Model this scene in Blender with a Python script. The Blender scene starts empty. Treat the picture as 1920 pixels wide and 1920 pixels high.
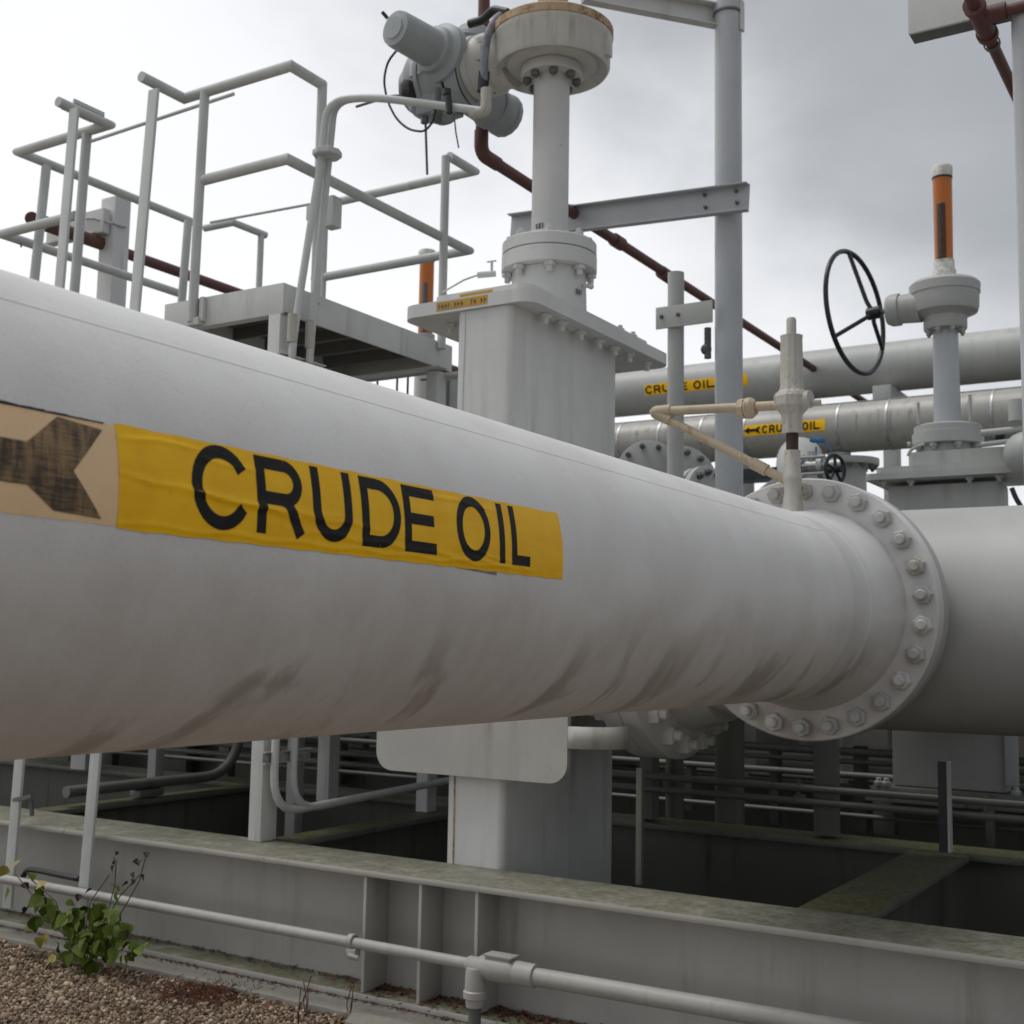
import bpy, bmesh, math, random
from mathutils import Vector, Matrix, Euler
import numpy as np
random.seed(7); rng = np.random.default_rng(7)
SC = bpy.context.scene; COL = SC.collection
PI = math.pi; rad = math.radians

# ------------------------------------------------------------------ camera
# world frame: x runs along the long steel beam (to the right), y along the big pipe, z up
FPX = 2315.0; CAMH = 1.45
def _dir(u, v): return Vector((u-960.0, 960.0-v, -FPX))
_Y = _dir(2400, 1240).normalized()
_X = -(_dir(-2830, 1150)).normalized(); _X = (_X - _Y*_X.dot(_Y)).normalized()
_Z = _X.cross(_Y)
CAM_R = Matrix((_X, _Y, _Z))                     # camera -> world
CAM_O = Vector((0, 0, CAMH))
cam_d = bpy.data.cameras.new('camera'); cam = bpy.data.objects.new('camera', cam_d); COL.objects.link(cam)
cam.matrix_world = Matrix.Translation(CAM_O) @ CAM_R.to_4x4()
cam_d.sensor_width = 36; cam_d.sensor_fit = 'HORIZONTAL'; cam_d.lens = FPX/1920*36
cam_d.clip_end = 2000; cam_d.clip_start = 0.05
cam_d.dof.use_dof = True; cam_d.dof.focus_distance = 3.3; cam_d.dof.aperture_fstop = 6.5
SC.camera = cam
def P(u, v, ax, val):
    """point on a world plane (x, y or z = val) seen at photo pixel u, v"""
    r = CAM_R @ _dir(u, v); i = 'xyz'.index(ax); t = (val-CAM_O[i])/r[i]
    return CAM_O + r*t
def Zat(u, v, x, y):
    r = CAM_R @ _dir(u, v); return CAMH + math.hypot(x, y)*r.z/math.hypot(r.x, r.y)

# ------------------------------------------------------------------ sky, sun, exposure
SUN_DIR = Vector((-0.34, -0.16, 0.93)).normalized()
w = bpy.data.worlds.new('World'); SC.world = w; w.use_nodes = True
nt = w.node_tree; nt.nodes.clear(); N = nt.nodes.new; L = nt.links.new
out = N('ShaderNodeOutputWorld'); bg = N('ShaderNodeBackground'); L(bg.outputs[0], out.inputs[0])
sky = N('ShaderNodeTexSky'); sky.sky_type = 'NISHITA'; sky.sun_disc = False
sky.sun_elevation = math.asin(SUN_DIR.z); sky.sun_rotation = math.atan2(SUN_DIR.x, SUN_DIR.y)
skys = N('ShaderNodeVectorMath'); skys.operation = 'SCALE'; skys.inputs[3].default_value = 0.08; L(sky.outputs[0], skys.inputs[0])
tc = N('ShaderNodeTexCoord')
DK = (CAM_R @ Vector((0.75, 0.45, 0.48))).normalized()      # direction the darker cloud bank lies in
dot = N('ShaderNodeVectorMath'); dot.operation = 'DOT_PRODUCT'; L(tc.outputs['Generated'], dot.inputs[0]); dot.inputs[1].default_value = DK
mp = N('ShaderNodeMapping'); mp.inputs['Scale'].default_value = (1, 1, 1.9); L(tc.outputs['Generated'], mp.inputs['Vector'])
n1 = N('ShaderNodeTexNoise'); n1.inputs['Scale'].default_value = 2.6; n1.inputs['Detail'].default_value = 7; n1.inputs['Roughness'].default_value = .52
n1.inputs['Distortion'].default_value = .35
L(mp.outputs[0], n1.inputs['Vector'])
def mth(op, a, b=None, c=None, clamp=False, nt=nt):
    m = nt.nodes.new('ShaderNodeMath'); m.operation = op; m.use_clamp = clamp
    for i, q in enumerate((a, b, c)):
        if q is None: continue
        if isinstance(q, (int, float)): m.inputs[i].default_value = q
        else: nt.links.new(q, m.inputs[i])
    return m.outputs[0]
sep = N('ShaderNodeSeparateXYZ'); L(tc.outputs['Generated'], sep.inputs[0])
nz = mth('MULTIPLY', mth('SUBTRACT', n1.outputs['Fac'], .5), .6)
hz = mth('MULTIPLY', mth('SUBTRACT', 0.36, sep.outputs['Z'], clamp=True), 0.9)   # cloud thins near the horizon
tt = mth('SUBTRACT', mth('ADD', dot.outputs['Value'], nz), hz)
rp = N('ShaderNodeValToRGB'); L(mth('ADD', tt, 0.7), rp.inputs[0])
cr = rp.color_ramp; cr.interpolation = 'B_SPLINE'
cr.elements[0].position = 0.0; cr.elements[0].color = (1.0, 1.0, 1.01, 1)
cr.elements[1].position = 1.0; cr.elements[1].color = (.44, .455, .48, 1)
for p_, c_ in ((.28, (.96, .965, .985, 1)), (.42, (.76, .775, .805, 1)), (.56, (.43, .45, .475, 1)), (.72, (.37, .39, .415, 1))):
    e = cr.elements.new(p_); e.color = c_
mx = N('ShaderNodeMix'); mx.data_type = 'RGBA'; mx.inputs[0].default_value = .06
L(rp.outputs[0], mx.inputs[6]); L(skys.outputs[0], mx.inputs[7]); L(mx.outputs[2], bg.inputs['Color']); bg.inputs['Strength'].default_value = 1.0
sd = bpy.data.lights.new('sun', 'SUN'); sd.energy = 1.5; sd.angle = rad(28); sd.color = (1, .97, .92)
so = bpy.data.objects.new('sun', sd); COL.objects.link(so); so.location = (-20, -10, 30)
so.rotation_euler = (-SUN_DIR).to_track_quat('-Z', 'Y').to_euler()
SC.view_settings.view_transform = 'Standard'; SC.view_settings.look = 'None'
SC.view_settings.exposure = 0.10; SC.view_settings.gamma = 1.0; SC.view_settings.use_curve_mapping = False
SC.render.engine = 'CYCLES'

# ------------------------------------------------------------------ materials
MATS = {}
def newmat(name):
    m = bpy.data.materials.new(name); m.use_nodes = True; t = m.node_tree; t.nodes.clear()
    o = t.nodes.new('ShaderNodeOutputMaterial'); b = t.nodes.new('ShaderNodeBsdfPrincipled'); t.links.new(b.outputs[0], o.inputs[0])
    MATS[name] = m
    return m, t, b
def noise(t, vec, scale, detail=4, rough=.55, stretch=None, dist=0):
    if stretch:
        mpn = t.nodes.new('ShaderNodeMapping'); mpn.inputs['Scale'].default_value = stretch; t.links.new(vec, mpn.inputs['Vector']); vec = mpn.outputs[0]
    n = t.nodes.new('ShaderNodeTexNoise'); n.inputs['Scale'].default_value = scale; n.inputs['Detail'].default_value = detail
    n.inputs['Roughness'].default_value = rough; n.inputs['Distortion'].default_value = dist
    t.links.new(vec, n.inputs['Vector']); return n.outputs['Fac']
def ramp(t, fac, lo, hi, a=0., b=1.):
    r = t.nodes.new('ShaderNodeMapRange'); r.interpolation_type = 'SMOOTHSTEP'
    r.inputs['From Min'].default_value = lo; r.inputs['From Max'].default_value = hi; r.inputs['To Min'].default_value = a; r.inputs['To Max'].default_value = b
    t.links.new(fac, r.inputs['Value']); return r.outputs[0]
def mixc(t, fac, a, b):
    m = t.nodes.new('ShaderNodeMix'); m.data_type = 'RGBA'
    for i, q in ((0, fac), (6, a), (7, b)):
        if isinstance(q, (int, float)): m.inputs[i].default_value = q
        elif isinstance(q, tuple): m.inputs[i].default_value = (*q, 1)
        else: t.links.new(q, m.inputs[i])
    return m.outputs[2]
def bump(t, b, h, dist=.002, strength=.5):
    n = t.nodes.new('ShaderNodeBump'); n.inputs['Distance'].default_value = dist; n.inputs['Strength'].default_value = strength
    t.links.new(h, n.inputs['Height']); t.links.new(n.outputs[0], b.inputs['Normal'])
def paint(name, base, dirt=(.2, .18, .15), dirt_amt=.5, rust=0., moss=0., mlo=.12, mhi=.52, mc=((.045, .048, .018), (.12, .115, .05)), rough=.5, scale=1., bm=.25):
    m, t, b = newmat(name)
    tcn = t.nodes.new('ShaderNodeTexCoord'); v = tcn.outputs['Object']
    big = noise(t, v, 1.7*scale, 6, .6); fine = noise(t, v, 55*scale, 4, .6)
    strk = noise(t, v, 9*scale, 5, .6, (1, 1, .09))
    c = mixc(t, ramp(t, big, .3, .7), tuple(x*.90 for x in base), tuple(min(1, x*1.07) for x in base))
    c = mixc(t, ramp(t, fine, .55, .8, 0, .22), c, tuple(x*.55 for x in base))
    dm = mth('MULTIPLY', ramp(t, strk, .5, .78), ramp(t, big, .38, .62), nt=t)
    c = mixc(t, mth('MULTIPLY', dm, dirt_amt, nt=t), c, dirt)
    if rust > 0:
        rn = noise(t, v, 13*scale, 8, .7, None, .6)
        r2 = noise(t, v, 2.3*scale, 2, .5)
        rm = mth('MULTIPLY', ramp(t, rn, .72-rust*.2, .80-rust*.2), ramp(t, r2, .42, .6), nt=t)
        c = mixc(t, rm, c, (.25, .13, .055))
    if moss > 0:
        g = t.nodes.new('ShaderNodeNewGeometry'); sp = t.nodes.new('ShaderNodeSeparateXYZ'); t.links.new(g.outputs['Normal'], sp.inputs[0])
        mn = noise(t, v, 9, 8, .72); mn2 = noise(t, v, 40, 4, .6)
        mm = mth('MULTIPLY', ramp(t, sp.outputs['Z'], .88, .99), mth('MULTIPLY', ramp(t, mn, mlo, mhi), moss, nt=t), nt=t)
        c = mixc(t, mm, c, mixc(t, ramp(t, mn2, .35, .65), mc[0], mc[1]))
    t.links.new(c, b.inputs['Base Color']); b.inputs['Roughness'].default_value = rough
    h = mth('ADD', mth('MULTIPLY', noise(t, v, 240*scale, 2, .5), .35, nt=t), mth('MULTIPLY', big, 1.0, nt=t), nt=t)
    bump(t, b, h, .004, bm)
    return m
PAINT = paint('light_grey_paint', (.62, .625, .61), rust=.25, dirt_amt=.5)
PAINT2 = paint('weathered_grey_paint', (.44, .45, .435), rust=.15, dirt_amt=.5)
PAINTB = paint('clean_grey_paint', (.46, .48, .50), dirt_amt=.15, rough=.35)
PAINTW = paint('dirty_cream_paint', (.47, .455, .41), dirt=(.25, .16, .08), dirt_amt=1., rust=.75, scale=4)
RAILP = paint('rail_grey_paint', (.56, .58, .565), rust=.3, dirt_amt=.35, scale=2)
PAINT3 = paint('header_grey_paint', (.45, .45, .44), dirt_amt=.35, scale=.7)
FLANGEP = paint('mossy_flange_paint', (.42, .405, .37), moss=.9, mlo=.05, mhi=.60, mc=((.10, .10, .06), (.19, .185, .13)), dirt_amt=.6, rust=.45, dirt=(.2, .16, .10))
BEAMP = paint('beam_grey_paint', (.42, .41, .385), moss=.9, dirt_amt=.55, rust=.25, dirt=(.16, .15, .11))
REARP = paint('grimy_shaded_paint', (.13, .135, .11), moss=.95, dirt_amt=.9, dirt=(.04, .045, .025))  # grime and moss, plus the shade under the pipes put into the colour
HOUSP = paint('cream_housing_paint', (.55, .545, .50), dirt=(.2, .11, .05), dirt_amt=.6, rust=.35, scale=2)
RUSTY = paint('rusty_cream', (.50, .37, .24), dirt=(.26, .11, .035), dirt_amt=1., rust=1.3, scale=4, rough=.85)
REDP = paint('red_oxide_paint', (.125, .052, .045), dirt=(.2, .12, .1), dirt_amt=.5, scale=3, rough=.6)
DARKG = paint('dark_grey_paint', (.12, .125, .12), dirt_amt=.4, scale=2)
INSUL = paint('insulation_jacket', (.40, .39, .36), dirt=(.11, .10, .08), dirt_amt=.8, rough=.4, scale=2)
ACTP = paint('actuator_grey', (.34, .365, .38), dirt_amt=.4, rough=.5, scale=3)
LOWP_ = paint('shaded_mossy_paint', (.20, .205, .19), moss=.6, dirt_amt=.8, dirt=(.07, .07, .05))  # mossy plates; shade around the valve foot put into the base colour
CONC = paint('concrete', (.30, .285, .26), dirt=(.12, .10, .07), dirt_amt=.8, moss=.25, rough=.95, scale=3, bm=.7)
def simple(name, col, rough=.6, metal=0., var=.25, sc=30):
    m, t, b = newmat(name); v = t.nodes.new('ShaderNodeTexCoord').outputs['Object']
    f = noise(t, v, sc, 4); c = mixc(t, ramp(t, f, .3, .7), tuple(x*(1-var) for x in col), tuple(min(1, x*(1+var)) for x in col))
    t.links.new(c, b.inputs['Base Color']); b.inputs['Roughness'].default_value = rough; b.inputs['Metallic'].default_value = metal
    return m
BLACK = simple('black_plastic', (.018, .019, .022), .45)
BLACKP = simple('black_paint', (.014, .017, .022), .35)
GALV = simple('galvanised_steel', (.45, .46, .47), .45, .6)
BLUE = simple('blue_handle', (.01, .17, .42), .45)
WHITEP = simple('white_cap', (.62, .61, .56), .5)
PRINT = simple('black_print', (.012, .011, .011), .5, 0, .35, 60); PRINT.node_tree.nodes['Principled BSDF'].inputs['Specular IOR Level'].default_value = .2
LEAF = simple('leaf_green', (.085, .125, .012), .6, 0, .55, 14); LEAF.node_tree.nodes['Principled BSDF'].inputs['Specular IOR Level'].default_value = .2
LEAFY = simple('leaf_yellow', (.26, .22, .025), .55, 0, .35, 12)
LEAFB = simple('leaf_dead', (.035, .012, .008), .8, 0, .4, 20)
STEMG = simple('stem', (.10, .07, .03), .7)
DRYG = simple('dry_brown_weed', (.10, .036, .018), .9, 0, .5, 25)
# amber plastic tube
m, t, b = newmat('amber_tube'); AMBER = m
b.inputs['Base Color'].default_value = (.60, .17, .018, 1); b.inputs['Roughness'].default_value = .3
b.inputs['Transmission Weight'].default_value = .25; b.inputs['IOR'].default_value = 1.45
# stickers
def sticker(name, ca, cb, wr=1.):
    m, t, b = newmat(name); v = t.nodes.new('ShaderNodeTexCoord').outputs['Object']
    f = noise(t, v, 14, 6, .65); g = noise(t, v, 70, 3)
    c = mixc(t, ramp(t, f, .3, .75), ca, cb); c = mixc(t, ramp(t, g, .62, .8, 0, .3), c, tuple(x*.45 for x in ca))
    t.links.new(c, b.inputs['Base Color']); b.inputs['Roughness'].default_value = .36; b.inputs['Specular IOR Level'].default_value = .22
    wv = noise(t, v, 7, 3, .5, (1, .25, 1), 1.2); bump(t, b, wv, .012, .45*wr); return m
YEL = sticker('yellow_sticker', (1.0, .58, .010), (.92, .49, .006))
TAN = sticker('faded_tan_sticker', (.82, .57, .33), (.88, .63, .38), .3)
m, t, b = newmat('worn_black_print'); WORN = m
v = t.nodes.new('ShaderNodeTexCoord').outputs['Object']
f1 = noise(t, v, 90, 3, .7, (1, 1, .12)); f2 = noise(t, v, 160, 3, .7, (.4, .15, 3.)); f3 = noise(t, v, 9, 4)
ff = mth('ADD', mth('MULTIPLY', f1, .5, nt=t), mth('ADD', mth('MULTIPLY', f2, .4, nt=t), mth('MULTIPLY', f3, .35, nt=t), nt=t), nt=t)
t.links.new(mixc(t, ramp(t, ff, .52, .82), (.04, .028, .018), (.36, .23, .10)), b.inputs['Base Color']); b.inputs['Roughness'].default_value = .6
# the big pipe: light grey gloss with brown rain streaks running round its belly
PAX, PAZ, PR = -1.7273, 1.6413, .38
m, t, b = newmat('big_pipe_paint'); PIPEM = m
v = t.nodes.new('ShaderNodeTexCoord').outputs['Object']
sp = t.nodes.new('ShaderNodeSeparateXYZ'); t.links.new(v, sp.inputs[0])
ang = mth('ARCTAN2', sp.outputs['Z'], sp.outputs['X'], nt=t)
cb = t.nodes.new('ShaderNodeCombineXYZ'); t.links.new(mth('ADD', sp.outputs['Y'], mth('MULTIPLY', ang, .06, nt=t), nt=t), cb.inputs[0]); t.links.new(mth('MULTIPLY', ang, .17, nt=t), cb.inputs[1])
s1 = noise(t, cb.outputs[0], 4.6, 5, .55, None, .5); s2 = noise(t, cb.outputs[0], 2.4, 4, .6, (1, 2.6, 1)); s3 = noise(t, cb.outputs[0], 13, 4, .6)
sm = noise(t, v, 3., 6, .62); fn = noise(t, v, 150, 3, .7); fn2 = noise(t, v, 38, 4, .65)
base = mixc(t, ramp(t, sm, .32, .68), (.655, .645, .63), (.735, .73, .72))
base = mixc(t, ramp(t, fn, .52, .80, 0, .34), base, (.34, .33, .32)); base = mixc(t, ramp(t, fn2, .62, .80, 0, .30), base, (.44, .41, .39))
base = mixc(t, ramp(t, fn, .20, .38, .35, 0), base, (.80, .80, .79))
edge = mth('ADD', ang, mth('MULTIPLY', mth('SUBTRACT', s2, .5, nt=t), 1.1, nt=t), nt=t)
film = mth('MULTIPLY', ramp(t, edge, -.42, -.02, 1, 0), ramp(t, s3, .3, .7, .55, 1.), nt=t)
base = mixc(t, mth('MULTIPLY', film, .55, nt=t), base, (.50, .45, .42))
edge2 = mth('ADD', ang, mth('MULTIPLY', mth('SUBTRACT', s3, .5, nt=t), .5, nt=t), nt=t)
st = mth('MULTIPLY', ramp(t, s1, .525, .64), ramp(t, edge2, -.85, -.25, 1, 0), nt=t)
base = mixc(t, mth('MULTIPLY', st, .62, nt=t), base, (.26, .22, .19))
rs = mth('MULTIPLY', ramp(t, noise(t, v, 11, 8, .75), .70, .76), ramp(t, noise(t, v, 1.3, 2), .5, .62), nt=t)
base = mixc(t, rs, base, (.26, .13, .05))
t.links.new(base, b.inputs['Base Color']); t.links.new(ramp(t, sm, .3, .7, .38, .55), b.inputs['Roughness']); b.inputs['Specular IOR Level'].default_value = .35
bump(t, b, mth('ADD', mth('MULTIPLY', noise(t, v, 220, 3, .7), .5, nt=t), mth('MULTIPLY', noise(t, v, 5, 4), 1., nt=t), nt=t), .004, .35)
# ground
m, t, b = newmat('gravel_ground'); GRAV = m
v = t.nodes.new('ShaderNodeTexCoord').outputs['Object']
vo = t.nodes.new('ShaderNodeTexVoronoi'); vo.inputs['Scale'].default_value = 75; t.links.new(v, vo.inputs['Vector'])
cc = t.nodes.new('ShaderNodeSeparateColor'); t.links.new(vo.outputs['Color'], cc.inputs[0])
c = mixc(t, cc.outputs[0], (.17, .135, .10), (.44, .37, .29)); c = mixc(t, ramp(t, noise(t, v, 2.5, 5), .45, .7), c, (.13, .10, .07))
t.links.new(c, b.inputs['Base Color']); b.inputs['Roughness'].default_value = .95; bump(t, b, vo.outputs['Distance'], -.02, 1.)
PITSOIL = simple('shaded_dark_soil', (.022, .019, .014), .8, 0, .5, 5)  # dark soil with the shade of the pit put into its colour
m, t, b = newmat('pebble'); PEB = m
at = t.nodes.new('ShaderNodeAttribute'); at.attribute_name = 'tone'
cr_ = t.nodes.new('ShaderNodeValToRGB'); t.links.new(at.outputs['Fac'], cr_.inputs[0]); k = cr_.color_ramp
k.elements[0].color = (.065, .038, .022, 1); k.elements[1].color = (.60, .49, .36, 1); q = k.elements.new(.5); q.color = (.21, .145, .095, 1)
t.links.new(cr_.outputs[0], b.inputs['Base Color']); b.inputs['Roughness'].default_value = .9

# ------------------------------------------------------------------ mesh helpers
def frame(d):
    d = Vector(d).normalized(); a = Vector((0, 0, 1)) if abs(d.z) < .95 else Vector((1, 0, 0))
    s = d.cross(a).normalized(); return s, s.cross(d).normalized(), d
class MB:
    def __init__(s): s.b = bmesh.new()
    def box(s, lo, hi, bev=0.0):
        lo, hi = [min(a, b) for a, b in zip(lo, hi)], [max(a, b) for a, b in zip(lo, hi)]
        vs = [s.b.verts.new((x, y, z)) for x in (lo[0], hi[0]) for y in (lo[1], hi[1]) for z in (lo[2], hi[2])]
        fs = [s.b.faces.new([vs[i] for i in f]) for f in ((0, 1, 3, 2), (4, 6, 7, 5), (0, 4, 5, 1), (2, 3, 7, 6), (0, 2, 6, 4), (1, 5, 7, 3))]
        if bev: bmesh.ops.bevel(s.b, geom=list({e for f in fs for e in f.edges}), offset=bev, segments=2, affect='EDGES', profile=.6)
        return s
    def bar(s, p0, p1, wd, ht, up=(0, 0, 1), bev=0.0):
        """rectangular bar from p0 to p1, ht measured along up"""
        p0, p1 = Vector(p0), Vector(p1); d = (p1-p0).normalized(); up = Vector(up); sd_ = d.cross(up).normalized(); u = sd_.cross(d)
        vs = []
        for p in (p0, p1):
            for a, c in ((-1, -1), (1, -1), (1, 1), (-1, 1)): vs.append(s.b.verts.new(p + sd_*wd/2*a + u*ht/2*c))
        fs = [s.b.faces.new([vs[i] for i in f]) for f in ((3, 2, 1, 0), (4, 5, 6, 7), (0, 1, 5, 4), (1, 2, 6, 5), (2, 3, 7, 6), (3, 0, 4, 7))]
        if bev: bmesh.ops.bevel(s.b, geom=list({e for f in fs for e in f.edges}), offset=bev, segments=2, affect='EDGES', profile=.6)
        return s
    def lathe(s, prof, o=(0, 0, 0), ax=(0, 0, 1), seg=32, cap=True):
        o = Vector(o); a, c, d = frame(ax); rings = []
        for r, h in prof:
            rings.append([s.b.verts.new(o + d*h + (a*math.cos(2*PI*i/seg) + c*math.sin(2*PI*i/seg))*max(r, 1e-4)) for i in range(seg)])
        for A, B in zip(rings, rings[1:]):
            for i in range(seg): s.b.faces.new((A[i], A[(i+1) % seg], B[(i+1) % seg], B[i]))
        if cap: s.b.faces.new(rings[0][::-1]); s.b.faces.new(rings[-1])
        return s
    def cyl(s, p0, p1, r0, r1=None, seg=20):
        p0, p1 = Vector(p0), Vector(p1); return s.lathe([(r0, 0), (r0 if r1 is None else r1, (p1-p0).length)], p0, p1-p0, seg)
    def tube(s, pts, r, bend=0., seg=12, closed=False):
        pts = [Vector(p) for p in pts]
        if bend > 0:
            q = [pts[0]]
            for A, B, C in zip(pts, pts[1:], pts[2:]):
                d0 = (A-B).normalized(); d1 = (C-B).normalized(); k = min(bend, (A-B).length*.48, (C-B).length*.48)
                for i in range(7):
                    f = i/6; a = B + d0*k*(1-f); c = B + d1*k*f; q.append(a.lerp(c, f))
            q.append(pts[-1]); pts = q
        n = len(pts); rings = []; prev = None
        for i, p in enumerate(pts):
            if closed: d = pts[(i+1) % n]-pts[i-1]
            else: d = (pts[min(i+1, n-1)]-p).normalized() + (p-pts[max(i-1, 0)]).normalized() if 0 < i < n-1 else (pts[1]-pts[0] if i == 0 else pts[-1]-pts[-2])
            d.normalize()
            if prev is None: a, c, _ = frame(d)
            else:
                din = (p-pts[i-1]).normalized(); prev = (prev - din*prev.dot(din)).normalized()
                a = (prev - d*prev.dot(d)).normalized()
            prev = a; c = d.cross(a)
            k = 1.
            if not closed and 0 < i < n-1:
                cs = max(.35, (pts[i+1]-p).normalized().dot(d)); k = 1/cs
                bn = (pts[i+1]-p).normalized() - (p-pts[i-1]).normalized()
                bn = bn.normalized() if bn.length > 1e-5 else None
            else: bn = None
            rg = []
            for j in range(seg):
                o_ = a*math.cos(2*PI*j/seg)*r + c*math.sin(2*PI*j/seg)*r
                if bn is not None and k > 1.001: o_ = o_ + bn*o_.dot(bn)*(k-1)
                rg.append(s.b.verts.new(p+o_))
            rings.append(rg)
        pr = list(zip(rings, rings[1:])) + ([(rings[-1], rings[0])] if closed else [])
        for A, B in pr:
            for j in range(seg): s.b.faces.new((A[j], A[(j+1) % seg], B[(j+1) % seg], B[j]))
        if not closed: s.b.faces.new(rings[0][::-1]); s.b.faces.new(rings[-1])
        return s
    def ball(s, c, r, sc=(1, 1, 1), seg=16):
        g = bmesh.ops.create_uvsphere(s.b, u_segments=seg, v_segments=seg//2+2, radius=r)
        bmesh.ops.scale(s.b, vec=sc, verts=g['verts']); bmesh.ops.translate(s.b, vec=Vector(c), verts=g['verts']); return s
    def hex(s, c, ax, r, h, seg=6): return s.lathe([(r*.92, 0), (r, h*.1), (r, h*.85), (r*.85, h)], c, ax, seg)
    def nut(s, c, ax, r, h=None, stud=.5):
        """hex nut with a stud end standing out of it"""
        h = h or r*.9; ax = Vector(ax).normalized()
        s.hex(c, ax, r, h); s.lathe([(r*.55, 0), (r*.55, r*stud), (r*.42, r*stud+r*.1)], Vector(c)+ax*h, ax, 10); return s
    def prism(s, pts, d):
        """closed outline extruded by vector d"""
        d = Vector(d); A = [s.b.verts.new(Vector(p)) for p in pts]; B = [s.b.verts.new(Vector(p)+d) for p in pts]; n = len(A)
        for i in range(n): s.b.faces.new((A[i], A[(i+1) % n], B[(i+1) % n], B[i]))
        s.b.faces.new(A[::-1]); s.b.faces.new(B); return s
    def rplate(s, x0, x1, y0, y1, z0, z1, r=.06, plane='xy'):
        pts = []
        for cx, cy, a0 in ((x1-r, y1-r, 0), (x0+r, y1-r, 90), (x0+r, y0+r, 180), (x1-r, y0+r, 270)):
            for i in range(7): a = rad(a0+i*15); pts.append((cx+r*math.cos(a), cy+r*math.sin(a)))
        if plane == 'xy': return s.prism([(a, b, z0) for a, b in pts], (0, 0, z1-z0))
        return s.prism([(a, z0, b) for a, b in pts], (0, z1-z0, 0))
    def mesh(s, name, mat, off=(0, 0, 0), smooth=35):
        bmesh.ops.recalc_face_normals(s.b, faces=s.b.faces[:])
        me = bpy.data.meshes.new(name); s.b.to_mesh(me); s.b.free()
        if Vector(off).length > 0: me.transform(Matrix.Translation(-Vector(off)))
        if smooth:
            me.polygons.foreach_set('use_smooth', [True]*len(me.polygons)); me.set_sharp_from_angle(angle=rad(smooth))
        me.materials.append(mat); return me
def root_loc(o):
    v_ = Vector((0, 0, 0))
    while o is not None: v_ += o.location; o = o.parent
    return v_
def part(name, mb, mat, parent, label=None, smooth=35, kind=None):
    me = mb.mesh(name, mat, root_loc(parent), smooth) if isinstance(mb, MB) else mb
    o = bpy.data.objects.new(name, me); COL.objects.link(o); o.parent = parent
    if label: o['label'] = label
    if kind: o['kind'] = kind
    return o
def inst(name, me, loc, parent, rot=None):
    o = bpy.data.objects.new(name, me); COL.objects.link(o); o.parent = parent
    o.location = Vector(loc) - root_loc(parent)
    if rot is not None: o.rotation_euler = rot
    return o
def tag(o, label=None, cat=None, group=None, kind=None):
    for k_, v_ in (('label', label), ('category', cat), ('group', group), ('kind', kind)):
        if v_: o[k_] = v_
    return o
def thing(name, loc, label, cat, group=None):
    o = bpy.data.objects.new(name, None); COL.objects.link(o); o.location = loc; o.empty_display_size = .1
    return tag(o, label, cat, group)
def solo(name, mb, mat, loc, label=None, cat=None, group=None, kind=None, smooth=35):
    o = bpy.data.objects.new(name, mb.mesh(name, mat, loc, smooth)); COL.objects.link(o); o.location = loc
    return tag(o, label, cat, group, kind)
def nutmesh(name, ax, r, mat, h=None, stud=.5): return MB().nut((0, 0, 0), ax, r, h, stud).mesh(name, mat)
def nuts(name, me, c, ax, rc, n, parent, a0=0., span=2*PI):
    s_, u_, d_ = frame(ax)
    for i in range(n):
        a = a0 + span*i/n; inst(name, me, Vector(c) + (s_*math.cos(a)+u_*math.sin(a))*rc, parent)

# lettering: letters as thick strokes in a unit box, laid on a surface by a mapping function
def arc(cx, cy, rx, ry, a0, a1, n=14): return [(cx+rx*math.cos(rad(a0+(a1-a0)*i/n)), cy+ry*math.sin(rad(a0+(a1-a0)*i/n))) for i in range(n+1)]
def glyph(ch, w_, h_, t_):
    k = t_/2; x0, x1, y0, y1 = k, w_-k, k, h_-k; mx_, my_ = w_/2, h_/2
    if ch == 'C': return [arc(mx_, my_, mx_-k, my_-k+h_*.025, 31, 329, 28)]
    if ch == 'O': return [arc(mx_, my_, mx_-k, my_-k+h_*.022, 0, 360, 30)]
    if ch == 'I': return [[(mx_, 0), (mx_, h_)]]
    if ch == 'L': return [[(x0, h_), (x0, y0), (w_, y0)]]
    if ch == 'E': return [[(w_, y1), (x0, y1), (x0, y0), (w_, y0)], [(x0, my_), (w_*.93, my_)]]
    if ch == 'U': return [[(x0, h_)] + arc(mx_, k+(mx_-k)*1.0, mx_-k, mx_-k, 180, 360, 14) + [(x1, h_)]]
    if ch == 'D': return [[(mx_*.9, y0), (x0, y0), (x0, y1), (mx_*.9, y1)], arc(mx_*.9, my_, w_-k-mx_*.9, my_-k, -90, 90, 18)]
    if ch == 'R':
        r_ = (y1-my_*.92)/2; cy_ = (y1+my_*.92)/2
        return [[(x0, 0), (x0, y1), (w_*.58, y1)], arc(w_*.58, cy_, w_*.94-k-w_*.58, r_, 90, -90, 14), [(w_*.58, my_*.92), (x0, my_*.92)], [(w_*.50, my_*.92), (w_*.62, my_*.85), (x1-k*.1, h_*.018)]]
    if ch == 'S': return [arc(mx_, h_*.73, mx_-k, h_*.27-k, 20, 250, 12)[0:] + arc(mx_, h_*.27, mx_-k, h_*.27-k, 80, -160, 12)]
    if ch == '1': return [[(mx_*.5, h_*.8), (mx_, h_-k), (mx_, 0)]]
    if ch == '>': return [[(0, my_), (w_*.6, my_)], [(w_*.4, y1), (w_*.95, my_), (w_*.4, y0)]]
    return []
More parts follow.
